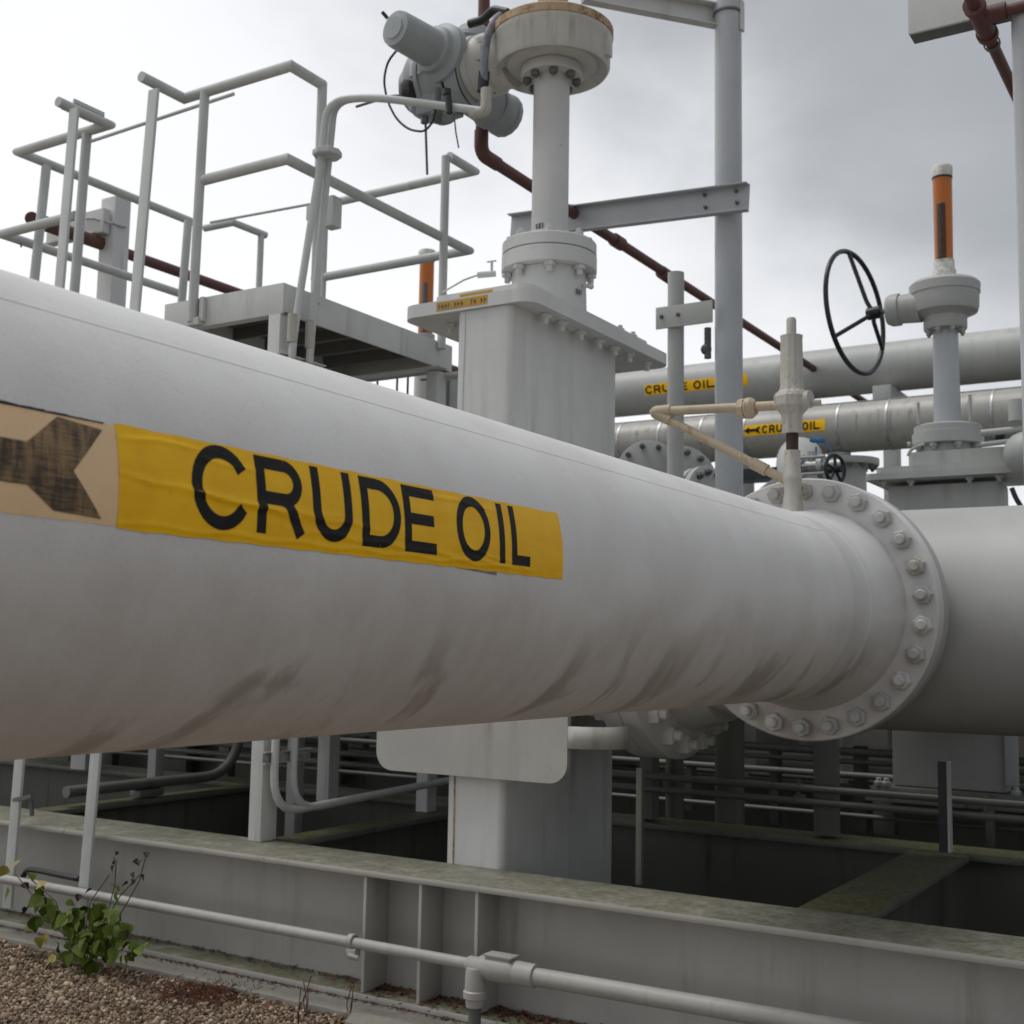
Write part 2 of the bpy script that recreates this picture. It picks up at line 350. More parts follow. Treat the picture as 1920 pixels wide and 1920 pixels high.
def ribbon(pts, t_):
    n = len(pts); Ls, Rs = [], []
    closed = (Vector(pts[0]+(0,))-Vector(pts[-1]+(0,))).length < 1e-6
    for i, p in enumerate(pts):
        a = Vector(pts[i-1]) if i > 0 else (Vector(pts[-2]) if closed else None); c = Vector(pts[i+1]) if i < n-1 else (Vector(pts[1]) if closed else None); q = Vector(p)
        d0 = (q-a).normalized() if a is not None else None; d1 = (c-q).normalized() if c is not None else None
        if d0 is None: d0 = d1
        if d1 is None: d1 = d0
        d = (d0+d1).normalized() if (d0+d1).length > .01 else d0
        nn = Vector((-d.y, d.x)); k = 1/max(.4, nn.dot(Vector((-d0.y, d0.x))))
        Ls.append(q+nn*t_/2*k); Rs.append(q-nn*t_/2*k)
    return [(Ls[i], Rs[i], Rs[i+1], Ls[i+1]) for i in range(n-1)]
def surf(polys, fn, sx=None, sy=None, mat=None, thick=None):
    """flat 2-d polygons cut to a grid and bent onto a surface by fn(s, h, lift)"""
    m_ = MB()
    for kk, poly in enumerate(polys):
        m_.b.faces.new([m_.b.verts.new((p[0], p[1], kk % 5)) for p in poly])
    for st_, axn in ((sx, 0), (sy, 1)):
        if not st_: continue
        cs = [v_.co[axn] for v_ in m_.b.verts]; lo, hi = min(cs), max(cs); n = int((hi-lo)/st_)
        for i in range(1, n+1):
            no = Vector((0, 0, 0)); no[axn] = 1; co = Vector((0, 0, 0)); co[axn] = lo + i*(hi-lo)/(n+1)
            bmesh.ops.bisect_plane(m_.b, geom=m_.b.verts[:]+m_.b.edges[:]+m_.b.faces[:], plane_co=co, plane_no=no)
    for v_ in m_.b.verts: v_.co = Vector(fn(v_.co.x, v_.co.y, v_.co.z*.00006))
    return m_
def word(spec, h_, t_):
    """spec: list of (char, s0, s1)"""
    ps = []
    for ch, s0, s1 in spec:
        for pl in glyph(ch, s1-s0, h_, t_):
            for q in ribbon(pl, t_): ps.append([(p.x+s0, p.y) for p in q])
    return ps
def fixn(mb, outward):
    return mb

def ibeam(x0, x1, y, zb, zt, fw=.38, ft=.03, wt=.02, axis='x', bev=.004):
    """I-beam flanges and web as three builders"""
    def bx(a0, a1, c0, c1, z0, z1, bv=bev):
        return MB().box((a0, c0, z0), (a1, c1, z1), bv) if axis == 'x' else MB().box((c0, a0, z0), (c1, a1, z1), bv)
    return bx(x0, x1, y-fw/2, y+fw/2, zt-ft, zt), bx(x0, x1, y-wt/2, y+wt/2, zb+ft, zt-ft, 0), bx(x0, x1, y-fw/2, y+fw/2, zb, zb+ft)

# ================================================================== ground and concrete
g = MB(); GZ = -.13
for (a, c, d_, e_) in ((-150, 150, -60, 4.30),): g.box((a, d_, GZ-.3), (c, e_, GZ))
solo('ground', g, GRAV, (0, 0, GZ), kind='structure')
solo('pit_floor', MB().box((-150, 4.9, GZ-.3), (150, 260, GZ)), PITSOIL, (0, 6, GZ), kind='structure')
pl = MB(); fx = np.arange(-12, 4.01, .05); fj = np.cumsum(rng.normal(0, .004, len(fx)))*.5+rng.normal(0, .0035, len(fx)); fj -= np.linspace(fj[0], fj[-1], len(fx))
pl.prism([(x_, 4.30+max(-.03, min(.03, float(q_))), GZ-.2) for x_, q_ in zip(fx, fj)] + [(4, 4.895, GZ-.2), (-12, 4.895, GZ-.2)], (0, 0, .098+.2+GZ+.13-.07))
plinth = solo('concrete_footing', pl, CONC, (-3, 4.3, GZ), kind='structure')

# pebbles near the footing
def pebbles():
    import itertools
    ico = bmesh.new(); bmesh.ops.create_icosphere(ico, subdivisions=1, radius=1)
    V = np.array([v_.co[:] for v_ in ico.verts]); Fc = np.array([[v_.index for v_ in f.verts] for f in ico.faces]); ico.free()
    n = 34000
    X_ = rng.uniform(-6.4, -2.3, n); Y_ = 4.30 - rng.power(1.6, n)[::-1]*0 - rng.uniform(0, 1.35, n)
    keep = (Y_ > 3.0 + (X_+4.9)*-.25) & (Y_ < 4.30)
    X_, Y_ = X_[keep], Y_[keep]; n = len(X_)
    r = rng.lognormal(math.log(.0068), .35, n); z = GZ + r*.25 + rng.uniform(0, .008, n)
    R_ = rng.normal(size=(n, 3, 3)); Q, _ = np.linalg.qr(R_)
    S = rng.uniform(.6, 1.25, (n, 1, 3))
    W = (V[None]*S*(1+rng.uniform(-.12, .12, (n, 12, 1)))) @ Q
    W = W*r[:, None, None] + np.stack([X_, Y_, z], 1)[:, None]
    me = bpy.data.meshes.new('gravel_stones'); me.vertices.add(n*12); me.vertices.foreach_set('co', W.ravel())
    nf = len(Fc); me.loops.add(n*nf*3); me.polygons.add(n*nf)
    idx = (Fc[None]+np.arange(n)[:, None, None]*12).ravel(); me.loops.foreach_set('vertex_index', idx)
    me.polygons.foreach_set('loop_start', np.arange(n*nf)*3); me.polygons.foreach_set('loop_total', np.full(n*nf, 3))
    me.update(calc_edges=True); at_ = me.attributes.new('tone', 'FLOAT', 'POINT')
    at_.data.foreach_set('value', np.repeat(rng.beta(2, 2.2, n), 12)); me.materials.append(PEB)
    o = bpy.data.objects.new('gravel_stones', me); COL.objects.link(o); o['kind'] = 'stuff'; o['label'] = 'loose tan and brown gravel stones in front of the concrete footing'; o['category'] = 'gravel'
pebbles()

# ================================================================== the front beam
BZ = .46; BY0, BY1 = 4.45, 4.83; BYC = 4.64
beam = thing('steel_beam', (-3, BYC, -.1), 'long light grey steel beam lying along the gravel edge, mossy on its upper flange', 'beam')
ft_, wb_, bf_ = ibeam(-12, 4, BYC, -.1, BZ)
ft_ = MB().box((-12, BY0, BZ-.03), (4, BY1, BZ), .011)
top_fl = part('top_flange', ft_, FLANGEP, beam); part('web', wb_, BEAMP, beam); part('bottom_flange', bf_, BEAMP, beam)
for u0 in (683, 787, 893):
    x = P(u0, 1700, 'y', BY0+.01).x
    part('stiffener', MB().box((x-.008, BY0+.012, -.069), (x+.008, BYC-.0105, BZ-.031), .002), BEAMP, beam)
for x in (-9.2, -7.1, .9, 2.6):
    part('stiffener', MB().box((x-.008, BY0+.012, -.069), (x+.008, BYC-.0105, BZ-.031), .002), BEAMP, beam)
# beams running back
def cross(x0, x1, label, y1=6.58, m_=REARP):
    t_ = thing('cross_beam', ((x0+x1)/2, 4.9, -.1), label, 'beam', 'cross beams between the front and rear steel beams')
    a, b_, c_ = ibeam(4.832, y1, (x0+x1)/2, -.1, BZ-.0005, abs(x1-x0), .03, .02, 'y')
    part('top_flange', a, m_, t_); part('web', b_, REARP, t_); part('bottom_flange', c_, REARP, t_)
cross(-1.65, -1.36, 'wide mossy cross beam running back below the bolted flange, bottom right')
cross(-4.45, -4.27, 'cross beam running back just right of the square column foot')
cross(-6.30, -6.13, 'dark cross beam running back between the two slanting flat posts')
cross(.6, .9, 'cross beam beyond the right edge of the picture')
def rear(y, label, z1=BZ, m_=REARP, x0=-14, x1=5):
    t_ = thing('rear_beam', (-3, y, -.1), label, 'beam', 'rear steel beams')
    a, b_, c_ = ibeam(x0, x1, y, -.1, z1, .30, .03, .02)
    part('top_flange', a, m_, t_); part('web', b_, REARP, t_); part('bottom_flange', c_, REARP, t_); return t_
rear(6.75, 'grimy beam with painted-in shade, parallel to the front beam, first one behind the pit')
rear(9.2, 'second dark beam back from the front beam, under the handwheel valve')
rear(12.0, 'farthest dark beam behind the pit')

# ================================================================== the big pipe
def cylpt(y, th, lift=0., x=PAX, z=PAZ, r=PR): a = th; return (x+(r+lift)*math.cos(a), y, z+(r+lift)*math.sin(a))
FY = 5.17; FR = .562
pipe = thing('crude_oil_pipe', (PAX, 2.5, PAZ), 'huge light grey pipe in front with the big yellow CRUDE OIL sticker', 'pipe')
mb = MB(); prof = [(PR, 0)]; y0p = -6.
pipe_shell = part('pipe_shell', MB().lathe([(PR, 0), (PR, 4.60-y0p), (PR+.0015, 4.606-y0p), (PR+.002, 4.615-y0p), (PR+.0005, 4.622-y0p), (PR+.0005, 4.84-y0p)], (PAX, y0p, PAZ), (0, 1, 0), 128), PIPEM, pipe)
part('weld_neck', MB().lathe([(PR+.001, 0), (PR+.004, .006), (PR+.004, .012), (PR+.003, .02), (PR+.008, .09), (PR+.022, .18), (PR+.038, .25), (PR+.046, .31), (PR+.052, FY-4.83-.001)], (PAX, 4.83, PAZ), (0, 1, 0), 128), PIPEM, pipe)
fl = part('flange', MB().lathe([(PR+.03, 0), (FR-.006, 0), (FR, .006), (FR, .085), (FR-.006, .091), (PR-.05, .091)], (PAX, FY, PAZ), (0, 1, 0), 128, False), PIPEM, pipe)
nms = [nutmesh('bolt', (0, -1, 0), .041, m_, .034, q) for q, m_ in ((.42, PAINT3), (.5, PAINT3), (.6, PAINT3), (.45, PAINTW), (.7, PAINT), (.55, PAINT3), (.48, PAINT))]
s_, u_, d_ = frame((0, 1, 0))
for i in range(26):
    a = rad(5.9 + 13.846*i); o_ = inst('bolt', random.choice(nms), (PAX+.505*math.cos(a), FY, PAZ+.505*math.sin(a)), fl, Euler((0, random.uniform(0, 1), 0)))
# weld seam along the pipe
sm_ = MB()
for th in (45.6,):
    pts = [cylpt(y, rad(th), -.0052) for y in np.linspace(-5.9, 4.58, 60)]; sm_.tube(pts, .0062, 0, 16)
part('weld_seam', sm_, PIPEM, pipe)
# sticker
CREASES = [(1.17, 1.50, 5.6, 2.2, .0026, .0045), (1.24, 1.62, 4.0, 3.4, .0016, .006), (1.15, 2.20, -4.3, -3.9, .0013, .0035), (1.55, 2.15, -1.0, -3.4, .0014, .005), (1.30, 1.42, 12.6, 11.4, .0016, .004),
           (1.44, 1.72, 3.0, 2.0, .0014, .004), (1.85, 2.10, 14.6, 13.4, .0014, .004), (1.16, 1.30, 14.0, 14.6, .0018, .004), (2.0, 2.24, .5, -3.6, .0012, .004)]
def crease(s, h):
    d_ = 0.
    for a, b_, ha, hb, am, wd_ in CREASES:
        f = (s-a)/(b_-a)
        if -.15 < f < 1.15:
            e_ = min(1, max(0, (f+.15)*4))*min(1, max(0, (1.15-f)*4)); hc = rad(ha+(hb-ha)*f)*PR + .0022*math.sin(s*41+ha)
            x_ = (h-hc)/wd_; d_ += am*e_*math.exp(-x_*x_)
    return d_
def mp_pipe(base_lift, wr=False):
    def f(s, h, l): return cylpt(s, h/PR, base_lift+l+(crease(s, h) if wr else 0))
    return f
D2 = lambda d_: rad(d_)*PR
def grid(s0, s1, h0, h1): return [[(s0, h0), (s1, h0), (s1, h1), (s0, h1)]]
def wavy(s0, s1, h0, h1, n=46, amp=.0012):
    top = [(s0+(s1-s0)*i/n, h1+amp*math.sin(i*1.7*46/n)*.6) for i in range(n+1)]; bot = [(s0+(s1-s0)*i/n, h0+amp*math.sin(i*2.1*46/n+1)*.6) for i in range(n+1)]
    return [[bot[i], bot[i+1], top[i+1], top[i]] for i in range(n)]
stk = part('yellow_label', surf(wavy(1.146, 2.389, D2(-5.7), D2(16.75), 200), mp_pipe(.0012, True), None, .0028), YEL, pipe, 'yellow sticker reading CRUDE OIL')
hL = D2(15.95)-D2(-2.9)
sp_ = [('C', 1.280, 1.404), ('R', 1.417, 1.531), ('U', 1.549, 1.652), ('D', 1.678, 1.791), ('E', 1.802, 1.902), ('O', 1.971, 2.092), ('I', 2.1255, 2.1465), ('L', 2.173, 2.247)]
ly = lambda s, h, l: cylpt(s, (h+D2(-2.9))/PR, .0017+l+crease(s, h+D2(-2.9)))
for q_ in sp_: part('letter', surf(word([q_], hL, .0212), ly, .004, .0035), PRINT, stk)
tanl = part('tan_label', surf(wavy(.62, 1.150, D2(-5.2), D2(16.2)), mp_pipe(.0005), None, .012), TAN, pipe, 'faded tan sticker with a worn black arrow')
arr = [(.80, 9.2), (.999, 9.2), (1.049, 15.6), (1.122, 14.6), (1.070, 4.8), (1.119, -4.1), (1.042, -3.6), (.999, .7), (.80, .7), (.80, -3.6), (.66, 5.2), (.80, 15.4)]
tr = [[arr[i] for i in q] for q in ((0, 1, 7, 8), (1, 2, 3, 4), (1, 4, 7), (4, 5, 6, 7), (10, 9, 8, 0, 11))]
tr = [[(a, D2(b_)) for a, b_ in q] for q in tr]
part('arrow', surf(tr, mp_pipe(.0012), None, .010), WORN, tanl, 'worn black arrow pointing left')
# torn paper edge below and dark frayed edge above the tan label
part('torn_edge', surf([[(1.98, D2(-5.8)), (2.12, D2(-6.7)), (2.12, D2(-5.4)), (1.98, D2(-5.4))]], mp_pipe(.0008), None, .012), simple('torn_backing', (.24, .24, .24)), pipe)
fr_ = [[(x_, D2(16.0)), (x_+.012, D2(16.0)), (x_+.012, D2(16.3+random.random()*.55*max(0, (1.13-x_)/.2))), (x_, D2(16.3+random.random()*.55*max(0, (1.13-x_)/.2)))] for x_ in np.arange(.85, 1.12, .012)]
part('frayed_edge', surf(fr_, mp_pipe(.0016)), PRINT, pipe)

# ================================================================== header behind the flange
HYC, HZC, HR = 5.93, 1.614, .515
hdr = thing('header_pipe', (-1, HYC, HZC), 'large smooth grey header pipe crossing to the right behind the bolted flange', 'pipe')
part('pipe_shell', MB().lathe([(HR, 0), (HR, 6.)], (-2.05, HYC, HZC), (1, 0, 0), 96), PAINT3, hdr)
part('branch_stub', MB().lathe([(PR+.07, 0), (PR+.05, .12), (PR+.10, .5)], (PAX, FY+.18, PAZ), (0, 1, 0), 96), PAINT3, hdr)
f2 = part('mating_flange', MB().lathe([(PR-.05, 0), (FR-.006, 0), (FR, .006), (FR, .085), (FR-.02, .091), (PR+.05, .10)], (PAX, FY+.094, PAZ), (0, 1, 0), 128, False), PAINT3, hdr)
part('end_collar', MB().lathe([(HR+.012, 0), (HR+.015, .05), (HR+.012, .1)], (-.62, HYC, HZC), (1, 0, 0), 96), PAINT3, hdr)

# ================================================================== the slab gate valve in the middle
VX, VY = -3.20, 5.49
VD = math.hypot(VX, VY)
def vz(v_, dr=0., u=1033):
    r_ = CAM_R @ _dir(u, v_); return CAMH + (VD-dr)*r_.z/math.hypot(r_.x, r_.y)
gv = thing('gate_valve', (VX, VY, BZ), 'tall slab gate valve with rectangular body and electric actuator behind the big pipe', 'valve')
def rbox(x0, x1, y0, y1, z0, z1, r): return MB().rplate(x0, x1, y0, y1, z0, z1, r)
part('body', rbox(-3.335, -3.02, 4.834, 5.94, -.05, 3.069, .035), PAINT, gv)
part('weld_bead', MB().tube([(-3.285, 4.833, z_) for z_ in np.linspace(-.05, .862, 12)], .004, 0, 6), RUSTY, gv)
part('weld_bead', MB().tube([(-3.286+.003*math.sin(z_*9), 4.833, z_) for z_ in np.linspace(1.36, 3.06, 14)], .0035, 0, 6), PAINT, gv)
bp = part('bonnet_plate', rbox(-3.665, -2.90, 4.815, 6.39, 3.07, 3.135, .09), PAINT, gv)
part('upper_plate', rbox(-3.56, -2.99, 4.93, 6.30, 3.1355, 3.20, .07), PAINT, gv)
nb = nutmesh('bolt', (0, 0, -1), .030, PAINT, .022, .9)
for yy in (5.06, 5.22, 5.42, 5.62, 5.80, 5.98, 6.2): inst('bolt', nb, (-2.967, yy, 3.07), bp)
for yy in (5.0, 5.3, 5.6, 5.9, 6.2): inst('bolt', nb, (-3.48, yy, 3.07), bp)
nbt = nutmesh('bolt', (0, 0, 1), .024, PAINT, .022, .6)
for yy in (5.99, 6.15): inst('bolt', nbt, (-3.03, yy, 3.2), bp)
zA, zS, zT = vz(486, .25), vz(455, .25), vz(432, .2)
part('neck', MB().lathe([(.205, 3.2005), (.20, 3.23), (.195, zA-.0015)], (VX, VY, 0), (0, 0, 1), 48), PAINT, gv)
lf = part('lower_flange', MB().lathe([(.205, zA), (.248, zA), (.252, zA+.004), (.252, zS-.006), (.246, zS-.001)], (VX, VY, 0), (0, 0, 1), 56), PAINT, gv)
uf = part('upper_flange', MB().lathe([(.243, zS+.003), (.250, zS+.006), (.250, zT-.02), (.244, zT-.012), (.15, zT-.004), (.105, zT)], (VX, VY, 0), (0, 0, 1), 56), PAINT, gv)
nuts('bolt', nb, (VX, VY, zA), (0, 0, 1), .220, 8, lf, .25)
nuts('bolt', nbt, (VX, VY, zT-.008), (0, 0, 1), .213, 8, uf, .25)
zF = 4.58
zC1, zC0 = vz(108, .16), vz(122, .16)
part('stem_column', MB().lathe([(.098, zT), (.097, zC0)], (VX, VY, 0), (0, 0, 1), 40), PAINT, gv)
tf = part('top_flange', MB().lathe([(.10, zC0), (.163, zC0), (.168, zC0+.005), (.168, zC1+.01), (.16, zC1+.012)], (VX, VY, 0), (0, 0, 1), 48), PAINT, gv)
ndk = nutmesh('bolt', (0, 0, -1), .024, DARKG, .03, .3)
nuts('bolt', ndk, (VX, VY, zC0), (0, 0, 1), .133, 8, tf, .2)
zL, zM, zU = vz(80, .30), vz(22, .31), vz(6, .31)
zB = zC1+.014
part('gear_housing', MB().lathe([(.17, zB), (.24, zB+.01), (.255, zB+.03), (.30, zL-.012), (.312, zL+.006), (.315, zM-.035), (.322, zM-.025), (.325, zM)], (VX, VY, 0), (0, 0, 1), 72), HOUSP, gv)
part('housing_lid', MB().lathe([(.324, zM+.0005), (.329, zM+.006), (.329, zU), (.30, zU+.02), (.12, zU+.035)], (VX, VY, 0), (0, 0, 1), 72), RUSTY, gv, 'rust stained orange lid')
part('stem_cover', MB().lathe([(.082, zU+.03), (.082, zU+.9)], (VX, VY, 0), (0, 0, 1), 32), RUSTY, gv, 'rusty orange stem cover')
part('side_rib', MB().box((VX+.285, VY+.01, zL+.01), (VX+.335, VY+.06, zM-.03), .004), HOUSP, gv)
# arm towards the actuator (along -x)
zc = (zL+zM)/2+.03
part('drive_arm', MB().lathe([(.15, 0), (.15, .09), (.168, .10), (.172, .12), (.172, .17), (.165, .175), (.165, .20), (.175, .205), (.175, .24)], (VX-.24, VY-.02, zc), (-1, 0, 0), 48), HOUSP, gv)
AX0 = VX-.485
act = part('actuator', MB().lathe([(.177, 0), (.184, .004), (.184, .10), (.178, .105), (.172, .11), (.178, .13), (.196, .17), (.208, .22), (.208, .30), (.198, .35), (.155, .40), (.13, .41), (.125, .44), (.05, .45)], (AX0, VY-.02, zc-.03), (-1, 0, 0), 56), ACTP, gv, 'grey electric actuator with motor')
for k in range(7):
    a = 2*PI*k/7+.5; cy2, cz2 = VY-.02+.19*math.cos(a), zc-.03+.19*math.sin(a)
    part('boss', MB().cyl((AX0-.12, cy2, cz2), (AX0-.235, cy2, cz2), .020, .026, 12).cyl((AX0-.235, cy2, cz2), (AX0-.30, cy2, cz2), .016, .016, 8), ACTP, act)
part('terminal_box', MB().box((AX0-.30, VY-.17, zc-.26), (AX0-.14, VY-.02, zc-.14), .02), ACTP, act)
part('gland_row', MB().cyl((AX0-.26, VY-.13, zc-.30), (AX0-.26, VY-.13, zc-.25), .022, .022, 6), DARKG, act); part('gland_row', MB().cyl((AX0-.19, VY-.10, zc-.30), (AX0-.19, VY-.10, zc-.25), .022, .022, 6), DARKG, act)
part('lifting_eye', MB().tube([(AX0-.20+.03*math.cos(q_), VY-.02, zc+.20+.03*math.sin(q_)) for q_ in np.linspace(0, 2*PI, 14)[:-1]], .008, 0, 6, True), ACTP, act)
part('adaptor_web', MB().box((VX-.70, VY-.16, zc-.10), (VX-.50, VY-.06, zc+.16), .03), ACTP, act)
nact = nutmesh('bolt', (0, -1, 0), .016, DARKG, .02, .3); nact2 = nutmesh('bolt', (1, 0, 0), .015, DARKG, .03, .3)
part('name_plate', MB().box((AX0-.30, VY-.234, zc-.06), (AX0-.22, VY-.222, zc+.03), .002), GALV, act)
for k in range(10):
    a = 2*PI*k/10+.3; inst('bolt', nact2, (VX-.375, VY-.02+.158*math.cos(a), zc+.158*math.sin(a)), act)
for k in range(8):
    a = 2*PI*k/8+.2; inst('bolt', nact, (VX-.62+.14*math.cos(a), VY-.155, zc+.05+.14*math.sin(a)), act)
part('body_flange', MB().lathe([(.200, 0), (.224, .002), (.224, .026), (.200, .028)], (AX0-.245, VY-.02, zc-.03), (-1, 0, 0), 56, False), ACTP, act)
sl = MB()
for xx in (AX0-.004, AX0-.107):
    sl.lathe([(.178, 0), (.188, .002), (.188, .008), (.178, .010)], (xx, VY-.02, zc-.03), (-1, 0, 0), 56, False)
part('seal_ring', sl, BLACK, act)
my = VY-.15; mxp = VX-.60
mz = zc+.05
part('motor', MB().lathe([(.165, 0), (.165, .05), (.145, .06), (.13, .075), (.125, .11), (.105, .12), (.100, .36), (.094, .385), (.064, .39), (.060, .397)], (mxp, my, mz), (-.16, -1, .02), 48), ACTP, act)
part('motor_bolt', MB().cyl((mxp-.13, my-.36, mz+.09), (mxp-.15, my-.38, mz+.12), .010), BLACK, act)
part('terminal_cover', MB().lathe([(.12, 0), (.12, .17), (.135, .175), (.135, .20), (.115, .205), (.11, .26), (.095, .275), (.05, .28)], (VX-.62, VY+.08, zc+.05), (.1, .25, 1), 40), ACTP, act)
part('side_cover', MB().lathe([(.12, -.1), (.12, .12), (.132, .125), (.132, .15), (.118, .155), (.118, .25), (.128, .255), (.128, .285), (.09, .32), (.05, .335)], (VX-.55, VY+.10, zc-.10), (.05, 1, -.02), 16), ACTP, act, 'ribbed round cover at the back of the actuator', 60)
part('lower_cover', MB().lathe([(.13, 0), (.12, .06), (.05, .09)], (VX-.74, VY-.06, zc-.15), (0, -.1, -1), 24), ACTP, act)
part('selector_knob', MB().lathe([(.06, 0), (.06, .05), (.03, .07)], (VX-.80, VY-.18, zc-.12), (-.5, -1, -.2), 16), BLACK, act)
part('cable_gland', MB().cyl((VX-.58, VY-.24, zc-.30), (VX-.58, VY-.24, zc-.18), .018).cyl((VX-.58, VY-.24, zc-.33), (VX-.58, VY-.24, zc-.30), .03), DARKG, act)
def V_(u, v, y=VY-.1): return P(u, v, 'y', y)
part('antenna_cable', MB().tube([V_(*q_, 5.2) for q_ in ((745, 93), (727, 115), (719, 150), (726, 190), (744, 225), (768, 244), (795, 247), (810, 232), (817, 205))], .0065, .07, 8), BLACK, act, 'loop of thin black cable')
part('hanging_rod', MB().cyl(V_(797, 205), V_(801, 327), .007), DARKG, act)
part('thin_wire', MB().tube([V_(852, 222), V_(855, 250), V_(860, 277)], .004), BLACK, act)
part('lever', MB().tube([V_(668, 200), V_(700, 190), V_(735, 180), V_(768, 178)], .008, .02), DARKG, act)
# flexible conduit over the actuator
part('flexible_conduit', MB().tube([V_(908, 158, 5.25), V_(908, 110, 5.22), V_(914, 65, 5.22), V_(930, 35, 5.25), V_(950, 22, 5.35)], .022, .04, 12), simple('grey_flex', (.22, .23, .27), .6), gv)
part('conduit_fitting', MB().cyl(V_(905, 172, 5.25), V_(908, 135, 5.25), .03), BLACK, gv)
part('conduit_fitting', MB().tube([V_(880, 45, 5.3), V_(905, 38, 5.3), V_(925, 18, 5.3), V_(952, 24, 5.3)], .024, .02), BLACK, gv)
part('grease_line', MB().tube([P(830, 548, 'y', 4.9), P(870, 525, 'y', 5.1), P(898, 515, 'y', 5.2)], .005).cyl(P(895, 516, 'y', 5.2), P(930, 513, 'y', 5.25), .016).cyl(P(922, 515, 'y', 5.24), P(922, 490, 'y', 5.24), .007).cyl(P(914, 491, 'y', 5.24), P(930, 489, 'y', 5.24), .005), PAINT, gv)
part('drain_plug', MB().cyl(P(1095, 535, 'y', 5.5), P(1108, 537, 'y', 5.5), .012).ball(P(1108, 537, 'y', 5.5), .016), PAINT, gv)
# stickers and stamps on the plates
def flat(polys, fn): return surf(polys, fn)
def plate_y(yc): return lambda s, h, l: (s, yc-l, h)
for (a, c_, nm_) in (((862, 546), (924, 537), 'yellow_warning_strip'), ((818, 575), (914, 561), 'faded_warning_strip')):
    yy = 4.9295 if nm_.startswith('yellow') else 4.8138
    p0 = P(*a, 'y', yy); p1 = P(*c_, 'y', yy)
    zc_ = (3.168 if nm_.startswith('yellow') else 3.104); hh = .022
    wp = part(nm_, flat([[(p0.x, zc_-hh), (p1.x, zc_-hh), (p1.x, zc_+hh), (p0.x, zc_+hh)]], plate_y(yy)), sticker('warn_'+nm_, (.55, .33, .05), (.42, .27, .12) if nm_[0] == 'f' else (.5, .30, .03), .2), gv)
    st_ = []; x = p0.x+.012
    while x < p1.x-.02:
        hgt = .018; k_ = random.choice('CRDEOSUL'); wd_ = .013
        if random.random() < (.9 if nm_[0] == 'y' else .7):
            st_ += [[(q[0]+x, q[1]+zc_-hgt/1.2) for q in qq] for qq in word([('I', 0, .006)], hgt*1.5, .0035)] + [[(x+.002, zc_+random.uniform(-.012, .010)), (x+wd_, zc_+random.uniform(-.012, .010)), (x+wd_, zc_+.004), (x+.002, zc_+.006)]]
        x += .019
    part('worn_print', surf(st_, plate_y(yy-.001)), simple('worn_brown_print_'+nm_, (.12, .06, .02)), wp)
def stamp(u, v, r_, cx, cy, z):
    a0 = math.atan2(P(u, v, 'y', cy).y-cy-.0 - r_, P(u, v, 'y', cy-r_).x-cx)
    def fn(s, h, l):
        th_ = a0 + s/r_; return (cx+(r_+.001)*math.cos(th_), cy+(r_+.001)*math.sin(th_), z+h)
    return surf(word([('S', 0, .016), ('E', .021, .036), ('1', .040, .050)], .028, .006), fn, .004)
part('stencilled_mark', stamp(1003, 432, .0985, VX, VY, Zat(1003, 438, VX, VY)), PRINT, gv)
part('stencilled_mark', stamp(1205, 552, .206, VX, VY, 3.27), PRINT, gv)

# pipe through the valve with its bolted flange pair
vl = thing('valve_branch_pipe', (-2.6, 5.45, 1.6), 'short grey pipe with thick bolted flanges beside the gate valve, under the big pipe', 'pipe')
part('pipe_shell', MB().lathe([(.44, 0), (.44, 1.0)], (-3.02, 5.45, 1.6), (1, 0, 0), 64), PAINT, vl)
part('pipe_shell', MB().lathe([(.44, 0), (.44, 2.6)], (-5.94, 5.45, 1.6), (1, 0, 0), 64), PAINT, vl)
fa = part('flange', MB().lathe([(.46, -.06), (.54, -.05), (.645, 0), (.655, .01), (.655, .098)], (-2.60, 5.45, 1.6), (1, 0, 0), 72), PAINT, vl)
fb = part('flange', MB().lathe([(.655, .102), (.655, .19), (.645, .2), (.52, .26), (.47, .42)], (-2.60, 5.45, 1.6), (1, 0, 0), 72), PAINT, vl)
nx = nutmesh('bolt', (1, 0, 0), .045, PAINT, .06, .7); nx2 = nutmesh('bolt', (-1, 0, 0), .045, PAINT, .06, .7)
nuts('bolt', nx, (-2.40, 5.45, 1.6), (1, 0, 0), .585, 20, fb, .12); nuts('bolt', nx2, (-2.60, 5.45, 1.6), (1, 0, 0), .585, 20, fa, .12)

CONP2 = paint('plate_paint', (.45, .44, .41), rust=.35, dirt_amt=.7, scale=1.5)
# saddle plate and strap under the big pipe
sdp = thing('saddle_plate', (-3.17, 4.79, .864), 'white steel plate with rounded lower corners fixed across the valve body foot', 'plate')
part('plate', MB().rplate(-3.70, -2.655, .864, 1.35, 4.77, 4.80, .09, 'xz'), CONP2, sdp)
ptsq = [(-2.64+.17*math.cos(rad(a)), 4.93+.14*math.sin(rad(a))) for a in range(-95, 35, 10)]
sb = MB()
vs = [[sb.b.verts.new((x_, y_, z_)) for x_, y_ in ptsq] for z_ in (1.02, 1.115)]
for i in range(len(ptsq)-1): sb.b.faces.new((vs[0][i], vs[0][i+1], vs[1][i+1], vs[1][i]))
o_ = part('strap', sb, CONP2, sdp); sm2 = o_.modifiers.new('thick', 'SOLIDIFY'); sm2.thickness = .02
part('hook_pin', MB().cyl((-3.93, 4.80, 1.055), (-3.70, 4.785, 1.05), .008, .012), PAINT, sdp)

